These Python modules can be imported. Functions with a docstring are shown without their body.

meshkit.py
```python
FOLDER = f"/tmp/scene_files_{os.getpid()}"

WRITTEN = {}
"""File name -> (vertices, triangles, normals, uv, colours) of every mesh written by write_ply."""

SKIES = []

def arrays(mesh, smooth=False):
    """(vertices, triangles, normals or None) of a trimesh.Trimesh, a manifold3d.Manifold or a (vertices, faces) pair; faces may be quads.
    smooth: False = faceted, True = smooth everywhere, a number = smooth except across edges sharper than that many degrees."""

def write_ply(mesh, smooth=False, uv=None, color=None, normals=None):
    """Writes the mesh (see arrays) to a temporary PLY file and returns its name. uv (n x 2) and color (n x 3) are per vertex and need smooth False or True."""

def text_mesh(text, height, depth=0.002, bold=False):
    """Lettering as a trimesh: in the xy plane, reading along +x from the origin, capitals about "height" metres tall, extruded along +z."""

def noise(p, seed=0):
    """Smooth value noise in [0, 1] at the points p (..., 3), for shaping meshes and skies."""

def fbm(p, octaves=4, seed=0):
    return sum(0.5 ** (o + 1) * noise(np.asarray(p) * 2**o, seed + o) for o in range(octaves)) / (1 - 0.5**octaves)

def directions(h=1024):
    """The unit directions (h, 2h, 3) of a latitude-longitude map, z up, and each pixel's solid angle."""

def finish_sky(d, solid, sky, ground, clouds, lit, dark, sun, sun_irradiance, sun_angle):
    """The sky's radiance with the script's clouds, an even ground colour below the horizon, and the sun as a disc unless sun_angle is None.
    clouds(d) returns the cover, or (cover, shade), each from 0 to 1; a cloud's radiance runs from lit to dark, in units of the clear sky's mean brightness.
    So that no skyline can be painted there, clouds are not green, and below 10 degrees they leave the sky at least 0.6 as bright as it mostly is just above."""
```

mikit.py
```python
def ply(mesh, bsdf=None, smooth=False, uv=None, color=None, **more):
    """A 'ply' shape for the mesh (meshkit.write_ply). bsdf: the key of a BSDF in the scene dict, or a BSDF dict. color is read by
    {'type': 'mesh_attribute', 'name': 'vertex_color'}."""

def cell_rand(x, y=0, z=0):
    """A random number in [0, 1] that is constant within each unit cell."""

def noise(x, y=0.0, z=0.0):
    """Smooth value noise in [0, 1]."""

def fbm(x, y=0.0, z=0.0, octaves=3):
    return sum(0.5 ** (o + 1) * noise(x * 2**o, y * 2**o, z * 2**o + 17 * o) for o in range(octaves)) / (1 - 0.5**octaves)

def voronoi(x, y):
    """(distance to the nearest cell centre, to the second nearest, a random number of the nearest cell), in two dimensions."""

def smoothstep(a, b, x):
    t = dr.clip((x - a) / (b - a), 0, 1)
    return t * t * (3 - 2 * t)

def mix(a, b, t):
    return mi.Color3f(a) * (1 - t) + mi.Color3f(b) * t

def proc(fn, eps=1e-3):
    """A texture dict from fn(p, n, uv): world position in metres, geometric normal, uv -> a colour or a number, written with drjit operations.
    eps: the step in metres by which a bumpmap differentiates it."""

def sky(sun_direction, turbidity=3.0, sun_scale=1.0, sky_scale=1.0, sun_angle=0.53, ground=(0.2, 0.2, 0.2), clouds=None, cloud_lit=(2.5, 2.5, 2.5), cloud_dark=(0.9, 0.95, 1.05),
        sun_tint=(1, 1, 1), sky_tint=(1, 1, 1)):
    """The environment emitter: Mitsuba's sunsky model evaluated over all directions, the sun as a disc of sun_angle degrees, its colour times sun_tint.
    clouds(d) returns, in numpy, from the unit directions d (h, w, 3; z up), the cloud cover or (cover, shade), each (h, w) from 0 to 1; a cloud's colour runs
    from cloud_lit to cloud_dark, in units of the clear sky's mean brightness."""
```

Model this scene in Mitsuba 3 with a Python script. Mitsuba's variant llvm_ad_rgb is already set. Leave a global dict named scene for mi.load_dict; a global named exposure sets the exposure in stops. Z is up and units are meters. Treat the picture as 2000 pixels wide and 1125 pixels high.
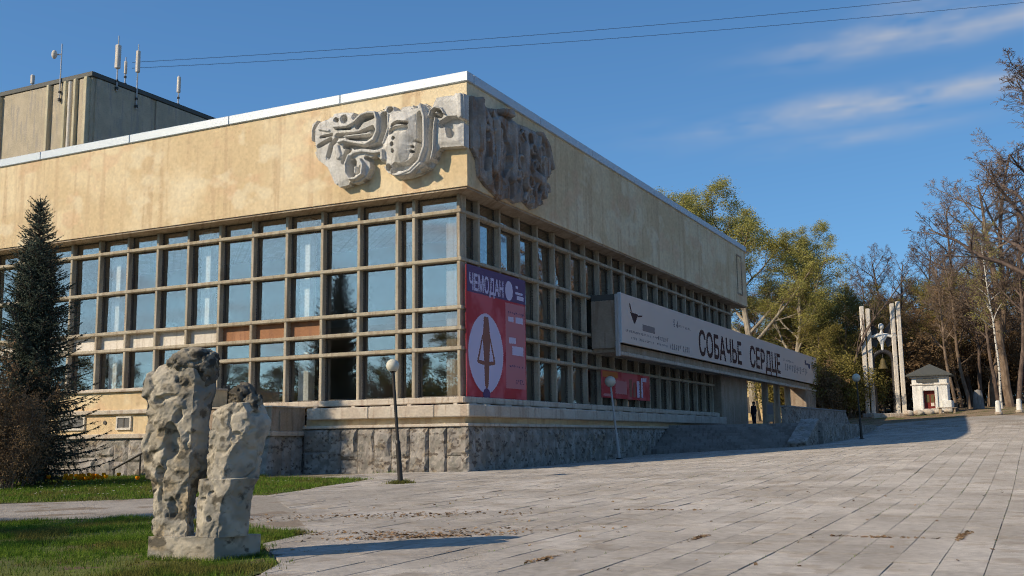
import math, random
import numpy as np, trimesh, shapely, manifold3d
from shapely.geometry import Polygon, box as sbox, LineString, Point
from scipy.interpolate import PchipInterpolator
from scipy.ndimage import map_coordinates
import mitsuba as mi, drjit as dr, mikit, meshkit
from mikit import proc, noise, fbm, voronoi, cell_rand, smoothstep, mix

T = mi.ScalarTransform4f
scene, labels = {}, {}

# ------------------------------------------------------------------ camera, sky, exposure
EYE = np.array([19.146, -34.705, 1.152])
YAW, PITCH, ROLL, FOV = math.radians(26.451), math.radians(8.271), math.radians(-0.711), 52.094
fwd = np.array([-math.sin(YAW) * math.cos(PITCH), math.cos(YAW) * math.cos(PITCH), math.sin(PITCH)])
rgt = np.array([math.cos(YAW), math.sin(YAW), 0.0])
upv = np.cross(rgt, fwd)
up_r = -rgt * math.sin(ROLL) + upv * math.cos(ROLL)
scene['camera'] = {'type': 'perspective', 'fov': FOV, 'fov_axis': 'x', 'near_clip': 0.1, 'far_clip': 2000.0,
                   'to_world': T().look_at(origin=EYE.tolist(), target=(EYE + fwd * 10).tolist(), up=up_r.tolist())}
SUN_AZ, SUN_EL = math.radians(51.0), math.radians(30.5)
SUN = (-math.cos(SUN_AZ) * math.cos(SUN_EL), -math.sin(SUN_AZ) * math.cos(SUN_EL), math.sin(SUN_EL))


STREAKS = [  # azimuth, elevation, half length, half width, tilt, cover: thin high wisps, all round the sky
    (96.2, 17.0, 8.5, 0.75, -0.07, .75), (92.5, 16.9, 5, 0.5, -0.05, .5), (95.0, 20.7, 6, 0.8, -0.10, .5), (91, 20.4, 5, 0.6, -0.08, .55), (97, 15.3, 5, 0.5, -.05, .25), (100, 20.4, 2.5, .4, -.1, .3),
    (-128, 12, 22, 2.2, .05, .65), (-110, 17, 18, 2.5, -.06, .6), (-140, 22, 20, 3.0, .08, .6), (-95, 8, 20, 1.6, .03, .6), (-150, 9, 22, 1.8, -.04, .65), (-120, 6, 25, 1.5, .02, .6),
    (-60, 24, 20, 3, .1, .5), (-20, 18, 18, 2.2, -.05, .5), (25, 14, 16, 2.0, .06, .45), (165, 26, 15, 2.5, .1, .4), (-170, 16, 18, 2.2, -.06, .5), (60, 32, 14, 2, .1, .35)]


def clouds(d):
    az = np.degrees(np.arctan2(d[..., 1], d[..., 0])); el = np.degrees(np.arcsin(np.clip(d[..., 2], -1, 1)))
    wob = meshkit.fbm(np.stack([az * .12, el * .35, el * 0], -1), 4, 3) - .5
    fine = meshkit.fbm(np.stack([az * .35, el * 1.9 + az * .1, el * 0], -1), 5, 9)
    out = np.zeros(az.shape)
    for a, e, L, w, t, c in STREAKS:
        u = (az - a + 180) % 360 - 180; v = el - e - t * u + wob * 2.4 * w
        k = np.exp(-(u / L) ** 2 - (v / w) ** 2) * c
        out = np.maximum(out, k)
    return np.clip(out * np.clip((fine - .22) * 2.2, 0, 1.2), 0, .7), 0.1


scene['sky'] = mikit.sky(SUN, turbidity=3.0, clouds=clouds, cloud_lit=(2.0, 2.05, 2.2), sky_tint=(0.63, 0.95, 1.22), sun_tint=(0.96, 1.0, 1.08))
exposure = 1.8

# ------------------------------------------------------------------ materials
WARM = (1.05, 1.0, 0.93)
def rgb(*c): return {'type': 'rgb', 'value': list(c)}
def matte(c, rough=0.85, spec=0.25): return {'type': 'twosided', 'bsdf': {'type': 'principled', 'base_color': c, 'roughness': rough, 'specular': spec}}
def bumped(c, fn, scale, rough=0.85, spec=0.25, eps=0.004):
    return {'type': 'twosided', 'bsdf': {'type': 'bumpmap', 'arbitrary': proc(fn, eps), 'scale': scale,
                                         'bsdf': {'type': 'principled', 'base_color': c, 'roughness': rough, 'specular': spec}}}


def stucco(p, n, uv):
    u = p.x + p.y
    big = fbm(u * 0.35, p.z * 0.5, 3.0, 4)
    streak = fbm(u * 3.2, p.z * 0.16, 8.0, 4)
    fine = fbm(u * 9, p.z * 9, p.x * 2, 3)
    c = mix((0.58, 0.475, 0.31), (0.67, 0.585, 0.42), smoothstep(0.35, 0.7, big))
    c = mix(c, (0.51, 0.40, 0.265), smoothstep(0.54, 0.74, streak) * 0.75)
    c = mix(c, (0.68, 0.62, 0.475), smoothstep(0.58, 0.75, fbm(u * 0.8 + 5, p.z * 1.1, 1.0, 4)) * 0.7)
    c = mix(c, (0.59, 0.43, 0.29), smoothstep(0.6, 0.72, fbm(u * 0.55 + 31, p.z * 0.8, 2.0, 4)) * 0.55)
    return mi.Color3f(WARM) * c * (0.84 + 0.32 * fine)


def stucco_bump(p, n, uv):
    u = p.x + p.y
    return fbm(u * 6, p.z * 6, p.x, 4) + 0.5 * noise(u * 40, p.z * 40, 0)


scene['stucco'] = bumped(proc(stucco), stucco_bump, 0.012)


def conc(c1, c2, c3):
    def f(p, n, uv):
        a = fbm(p.x * 1.7 + p.y * 1.3, p.z * 1.2, p.y * 1.1 - p.x * .4, 4)
        s = fbm((p.x + p.y) * 7, p.z * 0.7, 3.0, 3)
        g = fbm(p.x * 14, p.y * 14, p.z * 14, 3)
        c = mix(c1, c2, smoothstep(0.35, 0.68, a))
        c = mix(c, c3, smoothstep(0.56, 0.72, s) * 0.6)
        return c * (0.82 + 0.36 * g)
    return f


def grain_bump(p, n, uv): return fbm(p.x * 22, p.y * 22, p.z * 22, 3)


scene['frame_concrete'] = matte(proc(conc((0.36, 0.315, 0.235), (0.42, 0.375, 0.295), (0.26, 0.205, 0.15))))
scene['ledge_concrete'] = bumped(proc(conc((0.46, 0.40, 0.33), (0.52, 0.47, 0.40), (0.34, 0.26, 0.20))), grain_bump, 0.006)
scene['brown_concrete'] = matte(proc(conc((0.31, 0.25, 0.19), (0.37, 0.305, 0.24), (0.24, 0.17, 0.125))))
scene['tower_panel'] = matte(proc(conc((0.40, 0.35, 0.26), (0.46, 0.40, 0.30), (0.30, 0.28, 0.26))))
scene['tower_rib'] = matte(proc(conc((0.47, 0.43, 0.30), (0.52, 0.47, 0.34), (0.38, 0.33, 0.24))))
scene['relief_stone'] = bumped(proc(conc((0.49, 0.48, 0.455), (0.58, 0.57, 0.545), (0.38, 0.365, 0.34))), grain_bump, 0.008)
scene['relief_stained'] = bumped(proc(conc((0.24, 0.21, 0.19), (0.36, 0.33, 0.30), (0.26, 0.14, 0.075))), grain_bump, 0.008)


def rock(c1, c2, dark, amt):
    def f(p, n, uv):
        a = fbm(p.x * 2.1, p.y * 2.1, p.z * 2.1, 4)
        l = fbm(p.x * 9, p.y * 9, p.z * 9, 4)
        m = fbm(p.x * 3.1 + 9, p.y * 3.1, p.z * 3.1, 3)
        c = mix(c1, c2, smoothstep(0.38, 0.62, a))
        c = mix(c, (c1[1] * 0.80, c1[1] * 0.78, c1[1] * 0.70), smoothstep(0.47, 0.62, fbm(p.x * 4.3 + 3, p.y * 4.3, p.z * 3.1, 4)) * 0.75)
        c = mix(c, (c2[0] * 0.86, c2[1] * 0.72, c2[2] * 0.5), smoothstep(0.58, 0.7, m) * 0.5)
        return mix(c, dark, smoothstep(amt, amt + 0.12, l * 0.6 + m * 0.4))
    return f


def rock_bump(p, n, uv): return fbm(p.x * 13, p.y * 13, p.z * 13, 5)


scene['limestone'] = bumped(proc(rock((0.29, 0.262, 0.21), (0.41, 0.378, 0.315), (0.11, 0.10, 0.08), 0.52)), rock_bump, 0.03)
scene['lichen_stone'] = bumped(proc(rock((0.13, 0.115, 0.09), (0.26, 0.235, 0.185), (0.05, 0.045, 0.036), 0.46)), rock_bump, 0.035)
scene['plinth_stone'] = bumped(proc(rock((0.25, 0.228, 0.205), (0.345, 0.32, 0.29), (0.115, 0.098, 0.085), 0.53)), rock_bump, 0.03)
scene['dark_plinth_stone'] = bumped(proc(rock((0.27, 0.235, 0.21), (0.36, 0.32, 0.285), (0.12, 0.095, 0.08), 0.50)), rock_bump, 0.025)
scene['grey_plinth_stone'] = bumped(proc(rock((0.27, 0.25, 0.235), (0.35, 0.33, 0.31), (0.15, 0.135, 0.125), 0.55)), rock_bump, 0.025)


def slab(k):
    def f(p, n, uv):
        r = cell_rand(dr.floor(p.x * 2.0 + 0.02), dr.floor(p.y), 3.0)
        a = fbm(p.x * 0.7, p.y * 0.7, 1.0, 4)
        g = fbm(p.x * 11, p.y * 11, 2.0, 4)
        c = mix((0.275, 0.252, 0.224), (0.335, 0.312, 0.283), smoothstep(0.3, 0.7, a))
        c = mix(c, (0.215, 0.18, 0.14), smoothstep(0.58, 0.74, fbm(p.x * 2.3, p.y * 2.3, 5.0, 4)) * 0.5)
        return c * (0.70 + 0.44 * g + 0.14 * r) * k
    return f


def slab_bump(p, n, uv): return fbm(p.x * 18, p.y * 18, 0.0, 4)


for i, k in enumerate((1.0, 0.93, 1.06)):
    scene['slab_%d' % i] = bumped(proc(slab(k)), slab_bump, 0.006, rough=0.8)


def dirt(c1, c2, c3, s):
    def f(p, n, uv):
        a = fbm(p.x * s, p.y * s, 1.0, 5)
        g = fbm(p.x * 16, p.y * 16, 2.0, 4)
        c = mix(c1, c2, smoothstep(0.36, 0.64, a))
        c = mix(c, c3, smoothstep(0.55, 0.66, fbm(p.x * s * 2.7 + 4, p.y * s * 2.7, 7.0, 5)))
        return c * (0.74 + 0.5 * g)
    return f


scene['joint_dirt'] = matte(proc(dirt((0.15, 0.12, 0.09), (0.20, 0.17, 0.13), (0.10, 0.095, 0.06), 0.9)), 0.95)
scene['sandy_path'] = bumped(proc(dirt((0.245, 0.222, 0.192), (0.31, 0.285, 0.252), (0.20, 0.165, 0.13), 0.6)), slab_bump, 0.02)
scene['road_surface'] = matte(proc(dirt((0.22, 0.205, 0.185), (0.27, 0.25, 0.23), (0.19, 0.165, 0.135), 0.3)))
scene['bare_earth'] = bumped(proc(dirt((0.145, 0.105, 0.07), (0.19, 0.145, 0.10), (0.085, 0.09, 0.035), 0.35)), slab_bump, 0.03)
scene['lawn_soil'] = matte(proc(dirt((0.07, 0.085, 0.025), (0.10, 0.115, 0.03), (0.10, 0.075, 0.045), 1.1)), 0.95)


def leafmat(c, t): return {'type': 'twosided', 'bsdf': {'type': 'principled', 'base_color': c, 'roughness': 0.6, 'specular': 0.3}} if not t else \
    {'type': 'principledthin', 'base_color': c, 'roughness': 0.6, 'diff_trans': t}


def foliage(c1, c2):
    def f(p, n, uv):
        r = cell_rand(p.x * 7, p.y * 7, p.z * 7)
        return mix(c1, c2, r) * (0.7 + 0.6 * cell_rand(p.x * 19, p.y * 19, p.z * 19))
    return f


def turf(p, n, uv):
    r = cell_rand(p.x * 7, p.y * 7, p.z * 7)
    c = mix((0.075, 0.155, 0.02), (0.18, 0.27, 0.045), r)
    c = mix(c, (0.17, 0.15, 0.05), smoothstep(0.52, 0.68, fbm(p.x * 1.3, p.y * 1.3, 4.0, 4)) * 0.8)
    return c * (0.6 + 0.7 * cell_rand(p.x * 19, p.y * 19, p.z * 19))


scene['grass_blade'] = leafmat(proc(turf), 0.7)
scene['spring_leaf'] = leafmat(proc(foliage((0.32, 0.31, 0.085), (0.45, 0.42, 0.15))), 0.6)
scene['olive_leaf'] = leafmat(proc(foliage((0.20, 0.18, 0.05), (0.31, 0.265, 0.09))), 0.6)
scene['brown_leaf'] = leafmat(proc(foliage((0.20, 0.135, 0.075), (0.30, 0.205, 0.12))), 0.5)
scene['needle'] = leafmat(proc(foliage((0.04, 0.062, 0.042), (0.078, 0.108, 0.078))), 0)
scene['dry_leaf'] = leafmat(proc(foliage((0.17, 0.10, 0.05), (0.27, 0.18, 0.10))), 0)


def bark(c1, c2):
    def f(p, n, uv):
        return mix(c1, c2, smoothstep(0.35, 0.65, fbm(p.x * 5, p.y * 5, p.z * 1.6, 4)))
    return f


scene['dark_bark'] = matte(proc(bark((0.085, 0.062, 0.052), (0.15, 0.112, 0.092))))
scene['brown_bark'] = matte(proc(bark((0.15, 0.108, 0.08), (0.235, 0.178, 0.135))))
scene['grey_bark'] = matte(proc(bark((0.21, 0.18, 0.14), (0.33, 0.29, 0.23))))


def birch_col(p, n, uv):
    m = fbm(p.x * 3, p.y * 3, p.z * 9, 3)
    return mix((0.62, 0.60, 0.55), (0.07, 0.06, 0.055), smoothstep(0.57, 0.63, m))


scene['birch_bark'] = matte(proc(birch_col))

scene['glass'] = {'type': 'thindielectric', 'int_ior': 2.5, 'specular_transmittance': rgb(0.88, 0.92, 0.92)}
scene['coping_metal'] = {'type': 'twosided', 'bsdf': {'type': 'principled', 'base_color': rgb(0.47, 0.53, 0.59), 'roughness': 0.45, 'specular': 0.5, 'metallic': 0.15}}
scene['steel_frame'] = matte(rgb(0.10, 0.09, 0.08), 0.6)
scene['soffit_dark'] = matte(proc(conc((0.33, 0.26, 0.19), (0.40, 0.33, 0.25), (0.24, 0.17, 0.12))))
scene['interior_grey'] = matte(rgb(0.14, 0.14, 0.14))
scene['interior_floor_finish'] = matte(rgb(0.12, 0.105, 0.09))
scene['white_plaster'] = matte(proc(conc((0.72, 0.72, 0.69), (0.80, 0.80, 0.78), (0.60, 0.60, 0.57))))
scene['white_panel'] = matte(proc(conc((0.60, 0.56, 0.50), (0.68, 0.64, 0.58), (0.50, 0.44, 0.37))))
scene['orange_panel'] = matte(proc(conc((0.30, 0.15, 0.08), (0.36, 0.19, 0.11), (0.25, 0.13, 0.08))))
scene['banner_white'] = matte(rgb(0.70, 0.575, 0.50), 0.6)
scene['banner_letter'] = matte(rgb(0.05, 0.018, 0.018), 0.6)
scene['banner_grey'] = matte(rgb(0.25, 0.205, 0.20), 0.6)
scene['banner_blue'] = matte(rgb(0.06, 0.07, 0.13), 0.6)


def red_print(p, n, uv):
    a = fbm(p.y * 1.1, p.z * 1.1, 4.0, 4)
    return mix((0.42, 0.035, 0.05), (0.52, 0.10, 0.13), smoothstep(0.4, 0.65, a))


scene['poster_red'] = matte(proc(red_print), 0.5)
scene['poster_pink'] = matte(rgb(0.50, 0.19, 0.22), 0.5)
scene['poster_violet'] = matte(rgb(0.105, 0.06, 0.16), 0.5)
scene['poster_lilac'] = matte(rgb(0.58, 0.54, 0.74), 0.5)
scene['poster_brown'] = matte(rgb(0.26, 0.11, 0.085), 0.5)
scene['poster_orange'] = matte(rgb(0.50, 0.16, 0.04), 0.5)
scene['black_metal'] = {'type': 'twosided', 'bsdf': {'type': 'principled', 'base_color': rgb(0.025, 0.022, 0.02), 'roughness': 0.45, 'specular': 0.5}}
scene['grey_metal'] = {'type': 'twosided', 'bsdf': {'type': 'principled', 'base_color': rgb(0.42, 0.42, 0.42), 'roughness': 0.4, 'specular': 0.5}}
scene['globe_white'] = {'type': 'plastic', 'diffuse_reflectance': rgb(0.78, 0.77, 0.70), 'nonlinear': True}
scene['wire_black'] = matte(rgb(0.03, 0.035, 0.05))
scene['roof_dark'] = matte(rgb(0.085, 0.09, 0.085), 0.6)
scene['door_red'] = matte(rgb(0.16, 0.02, 0.015), 0.5)
scene['bronze'] = matte(rgb(0.035, 0.033, 0.035), 0.5, 0.5)
scene['bell_brass'] = matte(rgb(0.11, 0.088, 0.04), 0.6)
scene['cloth_dark'] = matte(rgb(0.018, 0.02, 0.035))
scene['skin'] = matte(rgb(0.42, 0.27, 0.20), 0.6)
scene['hair_dark'] = matte(rgb(0.02, 0.015, 0.012))
scene['petal_orange'] = leafmat(proc(foliage((0.70, 0.20, 0.01), (0.75, 0.42, 0.02))), 0.5)
scene['petal_white'] = leafmat(rgb(0.7, 0.7, 0.62), 0.5)
scene['stem_green'] = leafmat(rgb(0.08, 0.16, 0.03), 0)
scene['step_stone'] = matte(proc(conc((0.22, 0.215, 0.21), (0.28, 0.275, 0.27), (0.15, 0.14, 0.135))))
scene['yellow_plaster'] = matte(proc(conc((0.55, 0.42, 0.22), (0.62, 0.49, 0.28), (0.48, 0.35, 0.18))))

# ------------------------------------------------------------------ helpers
used = {}


def key_of(name):
    n = used.get(name, -1) + 1
    used[name] = n
    return name if n == 0 else '%s_%03d' % (name, n)


def lab(key, label=None, cat=None, group=None, kind=None):
    labels[key] = {k: v for k, v in (('label', label), ('category', cat), ('group', group), ('kind', kind)) if v}
    return key


def thing(name, label, cat, group=None): return lab(key_of(name), label, cat, group)
def structure(name, mesh, mat, label=None, smooth=False):
    k = key_of(name); scene[k] = mikit.ply(mesh, mat, smooth=smooth); return lab(k, label, None, None, 'structure')


def add(parent, name, mesh, mat, smooth=False, label=None, kind=None):
    k = key_of(parent + '__' + name); scene[k] = mikit.ply(mesh, mat, smooth=smooth)
    if label or kind: lab(k, label, None, None, kind)
    return k


def solo(name, mesh, mat, label, cat, group=None, kind=None, smooth=False):
    k = key_of(name); scene[k] = mikit.ply(mesh, mat, smooth=smooth); return lab(k, label, cat, group, kind)


BV = np.array([[x, y, z] for x in (0, 1) for y in (0, 1) for z in (0, 1)], float)
BF = np.array([[0, 1, 3], [0, 3, 2], [4, 6, 7], [4, 7, 5], [0, 4, 5], [0, 5, 1], [2, 3, 7], [2, 7, 6], [0, 2, 6], [0, 6, 4], [1, 5, 7], [1, 7, 3]])


def bx(x0, x1, y0, y1, z0, z1): return (BV * [x1 - x0, y1 - y0, z1 - z0] + [x0, y0, z0], BF)


def join(ms):
    vs, fs, n = [], [], 0
    for m in ms:
        v, f = (np.asarray(m.vertices), np.asarray(m.faces)) if hasattr(m, 'vertices') else (np.asarray(m[0]), np.asarray(m[1]))
        vs.append(v); fs.append(f + n); n += len(v)
    return np.vstack(vs), np.vstack(fs)


def cbox(x0, x1, y0, y1, z0, z1, c=0.02):
    """A box with chamfered edges."""
    m = manifold3d.Manifold.hull_points(np.array([[x0 + (c if a != 0 else 0) if sx == 0 else x1 - (c if a != 0 else 0),
                                                   y0 + (c if a != 1 else 0) if sy == 0 else y1 - (c if a != 1 else 0),
                                                   z0 + (c if a != 2 else 0) if sz == 0 else z1 - (c if a != 2 else 0)]
                                                  for sx in (0, 1) for sy in (0, 1) for sz in (0, 1) for a in (0, 1, 2)]))
    q = m.to_mesh(); return np.array(q.vert_properties[:, :3]), np.array(q.tri_verts)


def tubes(p0, p1, r0, r1, k):
    """Open cones with k sides between the rows of p0 and p1."""
    p0, p1 = np.atleast_2d(p0).astype(float), np.atleast_2d(p1).astype(float)
    n = len(p0); r0 = np.broadcast_to(r0, n); r1 = np.broadcast_to(r1, n)
    d = p1 - p0; d /= np.maximum(np.linalg.norm(d, axis=1, keepdims=True), 1e-9)
    a = np.where(np.abs(d[:, 2:]) < 0.9, [[0, 0, 1.0]], [[1.0, 0, 0]])
    u = np.cross(d, a); u /= np.linalg.norm(u, axis=1, keepdims=True); w = np.cross(d, u)
    t = np.arange(k) * 2 * np.pi / k
    ring = u[:, None] * np.cos(t)[None, :, None] + w[:, None] * np.sin(t)[None, :, None]
    V = np.concatenate([p0[:, None] + ring * r0[:, None, None], p1[:, None] + ring * r1[:, None, None]], 1)
    i = np.arange(k); j = (i + 1) % k
    F = np.concatenate([np.stack([i, i + k, j], 1), np.stack([j, i + k, j + k], 1)])
    return V.reshape(-1, 3), (F[None] + (np.arange(n) * 2 * k)[:, None, None]).reshape(-1, 3)


def rod(a, b, r0, r1=None, k=12):
    m = trimesh.creation.cylinder(radius=1, height=1, sections=k)
    v = m.vertices.copy(); r1 = r0 if r1 is None else r1
    a, b = np.array(a, float), np.array(b, float); d = b - a; L = np.linalg.norm(d); d /= L
    x = np.cross(d, [0, 0, 1] if abs(d[2]) < 0.9 else [1, 0, 0]); x /= np.linalg.norm(x); y = np.cross(d, x)
    t = v[:, 2:] + 0.5; r = r0 + (r1 - r0) * t
    return a + x * v[:, :1] * r + y * v[:, 1:2] * r + d * t * L, m.faces


def lathe(profile, at, k=20):
    m = trimesh.creation.revolve(np.array(profile, float), sections=k)
    return np.asarray(m.vertices) + at, np.asarray(m.faces)


def extrude_x(poly, x0, x1):
    """A polygon of (y, z) points extruded from x0 to x1."""
    m = trimesh.creation.extrude_polygon(poly if isinstance(poly, Polygon) else Polygon(poly), x1 - x0, engine='earcut')
    v = np.asarray(m.vertices); return np.c_[v[:, 2] + x0, v[:, 0], v[:, 1]], np.asarray(m.faces)


def on_x(mesh, y, z, x, sy=1.0, sz=1.0):
    """A mesh of the xy plane set upright on a wall that faces +x, reading along +y."""
    v = np.asarray(mesh.vertices); return np.c_[x + v[:, 2], y + v[:, 0] * sy, z + v[:, 1] * sz], np.asarray(mesh.faces)


def hull(spheres):
    """The skin over a list of (centre, radius)."""
    s = manifold3d.Manifold
    return s.batch_hull([s.sphere(r, 16).translate(list(map(float, c))) for c, r in spheres])


def mesh_of(m):
    q = m.to_mesh(); return trimesh.Trimesh(np.array(q.vert_properties[:, :3]), np.array(q.tri_verts), process=True)


# ------------------------------------------------------------------ terrain
ZY = PchipInterpolator([-200, -80, -60, -35, -20, -8, 0, 6, 14, 22, 35, 50, 68, 80, 100, 140, 260], [-1.2, -1.0, -.8, -.45, -.3, -.12, 0, .02, .14, .3, .6, 1.45, 2.75, 3.3, 4.2, 6, 10])


def sstep(a, b, x):
    t = np.clip((np.asarray(x, float) - a) / (b - a), 0, 1); return t * t * (3 - 2 * t)


def gz(x, y):
    x, y = np.asarray(x, float), np.asarray(y, float)
    return ZY(np.clip(y, -200, 260)) + 0.045 * sstep(-12, 15, y) * np.clip(x, 0, 16) + 0.010 * np.clip(x, -60, 0) * sstep(60, 20, y)


def sheet(poly, step, off, amp=0.0, fine=None):
    """The polygon as a sheet that lies OFF above the terrain."""
    x0, y0, x1, y1 = poly.bounds; shapely.prepare(poly)
    V, F = [], []
    xs = np.arange(math.floor(x0 / step), math.ceil(x1 / step)) * step; ys = np.arange(math.floor(y0 / step), math.ceil(y1 / step)) * step
    for x in xs:
        for y in ys:
            c = sbox(x, y, x + step, y + step)
            if poly.contains(c):
                V += [(x, y), (x + step, y), (x + step, y + step), (x, y + step)]; n = len(V); F += [(n - 4, n - 3, n - 2), (n - 4, n - 2, n - 1)]
            elif poly.intersects(c):
                g = poly.intersection(c)
                for q in getattr(g, 'geoms', [g]):
                    if q.geom_type == 'Polygon' and q.area > 1e-6:
                        v, f = trimesh.creation.triangulate_polygon(q, engine='earcut')
                        n = len(V); V += list(map(tuple, v[:, :2])); F += [tuple(t) for t in (np.asarray(f) + n)]
    V = np.array(V); F = np.array(F)
    a, b, c = V[F[:, 0]], V[F[:, 1]], V[F[:, 2]]
    flip = (b[:, 0] - a[:, 0]) * (c[:, 1] - a[:, 1]) - (b[:, 1] - a[:, 1]) * (c[:, 0] - a[:, 0]) < 0
    F[flip] = F[flip][:, ::-1]
    z = gz(V[:, 0], V[:, 1]) + off
    if amp: z = z + amp * (meshkit.fbm(np.c_[V * 0.9, V[:, :1] * 0], 3, 5) - 0.5)
    return np.c_[V, z], F

# ------------------------------------------------------------------ ground and pavements
gx = np.unique(np.r_[-700, -400, -250, -150, -100, np.arange(-60, 61, 3.0), 80, 110, 160, 250, 400, 700])
gy = np.unique(np.r_[-700, -400, -250, -150, -100, np.arange(-60, 121, 3.0), 140, 170, 220, 300, 450, 700])
GX, GY = np.meshgrid(gx, gy, indexing='ij')
gi = np.arange(GX.size).reshape(GX.shape)
gf = np.vstack([np.stack([gi[:-1, :-1], gi[1:, :-1], gi[1:, 1:]], -1).reshape(-1, 3), np.stack([gi[:-1, :-1], gi[1:, 1:], gi[:-1, 1:]], -1).reshape(-1, 3)])
structure('ground', (np.c_[GX.ravel(), GY.ravel(), gz(GX, GY).ravel() - 0.12], gf), 'bare_earth', 'bare brown earth under the trees', smooth=True)

PLAZA = Polygon([(-7.6, 0.05), (-7.6, -3.3), (-0.9, -5.2), (1.0, -12.7), (4.6, -16.4), (8.35, -20.6), (8.7, -22.2), (10.7, -24.2), (11.6, -27), (12, -44), (42, -44), (42, 43.8), (8.25, 43.8), (8.25, 20.7), (-0.1, 20.7), (-0.1, 0.05)])
PATH = Polygon([(1.0, -12.7), (-1.7, -14.3), (-4.6, -16.3), (-16, -24.2), (-30, -34), (-30, -46), (-9, -29.0), (0.86, -20.5), (3.2, -18.96), (5.6, -19.6), (8.35, -20.6), (4.6, -16.4)])
LAWN_FAR = Polygon([(-7.6, -3.3), (-0.9, -5.2), (-0.2, -8.2), (1.0, -12.7), (-1.7, -14.3), (-4.6, -16.3), (-16, -24.2), (-40, -41), (-40, -2.0), (-12, -2.0), (-7.6, -2.0)])
LAWN_NEAR = Polygon([(0.86, -20.5), (3.2, -18.96), (5.6, -19.6), (8.35, -20.6), (8.7, -22.2), (10.7, -24.2), (11.6, -27), (12, -44), (-20, -44), (-20, -36.5), (-9, -29.0)])
structure('pavement', sheet(PLAZA, 1.0, -0.022), 'joint_dirt', 'pale concrete slab pavement of the square, earth in its joints')
structure('path', sheet(PATH.buffer(.14), 0.8, 0.008, 0.012), 'sandy_path', 'sandy grey path between the two lawns')
structure('lawn_far', sheet(LAWN_FAR, 1.0, 0.012, 0.05), 'lawn_soil', 'lawn strip along the terrace wall')
structure('lawn_near', sheet(LAWN_NEAR, 0.8, 0.012, 0.06), 'lawn_soil', 'near lawn around the stone sculpture')
structure('dirt_verge', sheet(Polygon([(8.3, 43.7), (60, 43.7), (60, 48.1), (8.3, 46.7)]), 1.0, -0.005, .05), 'sandy_path', 'strip of bare dirt along the end of the square')
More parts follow.
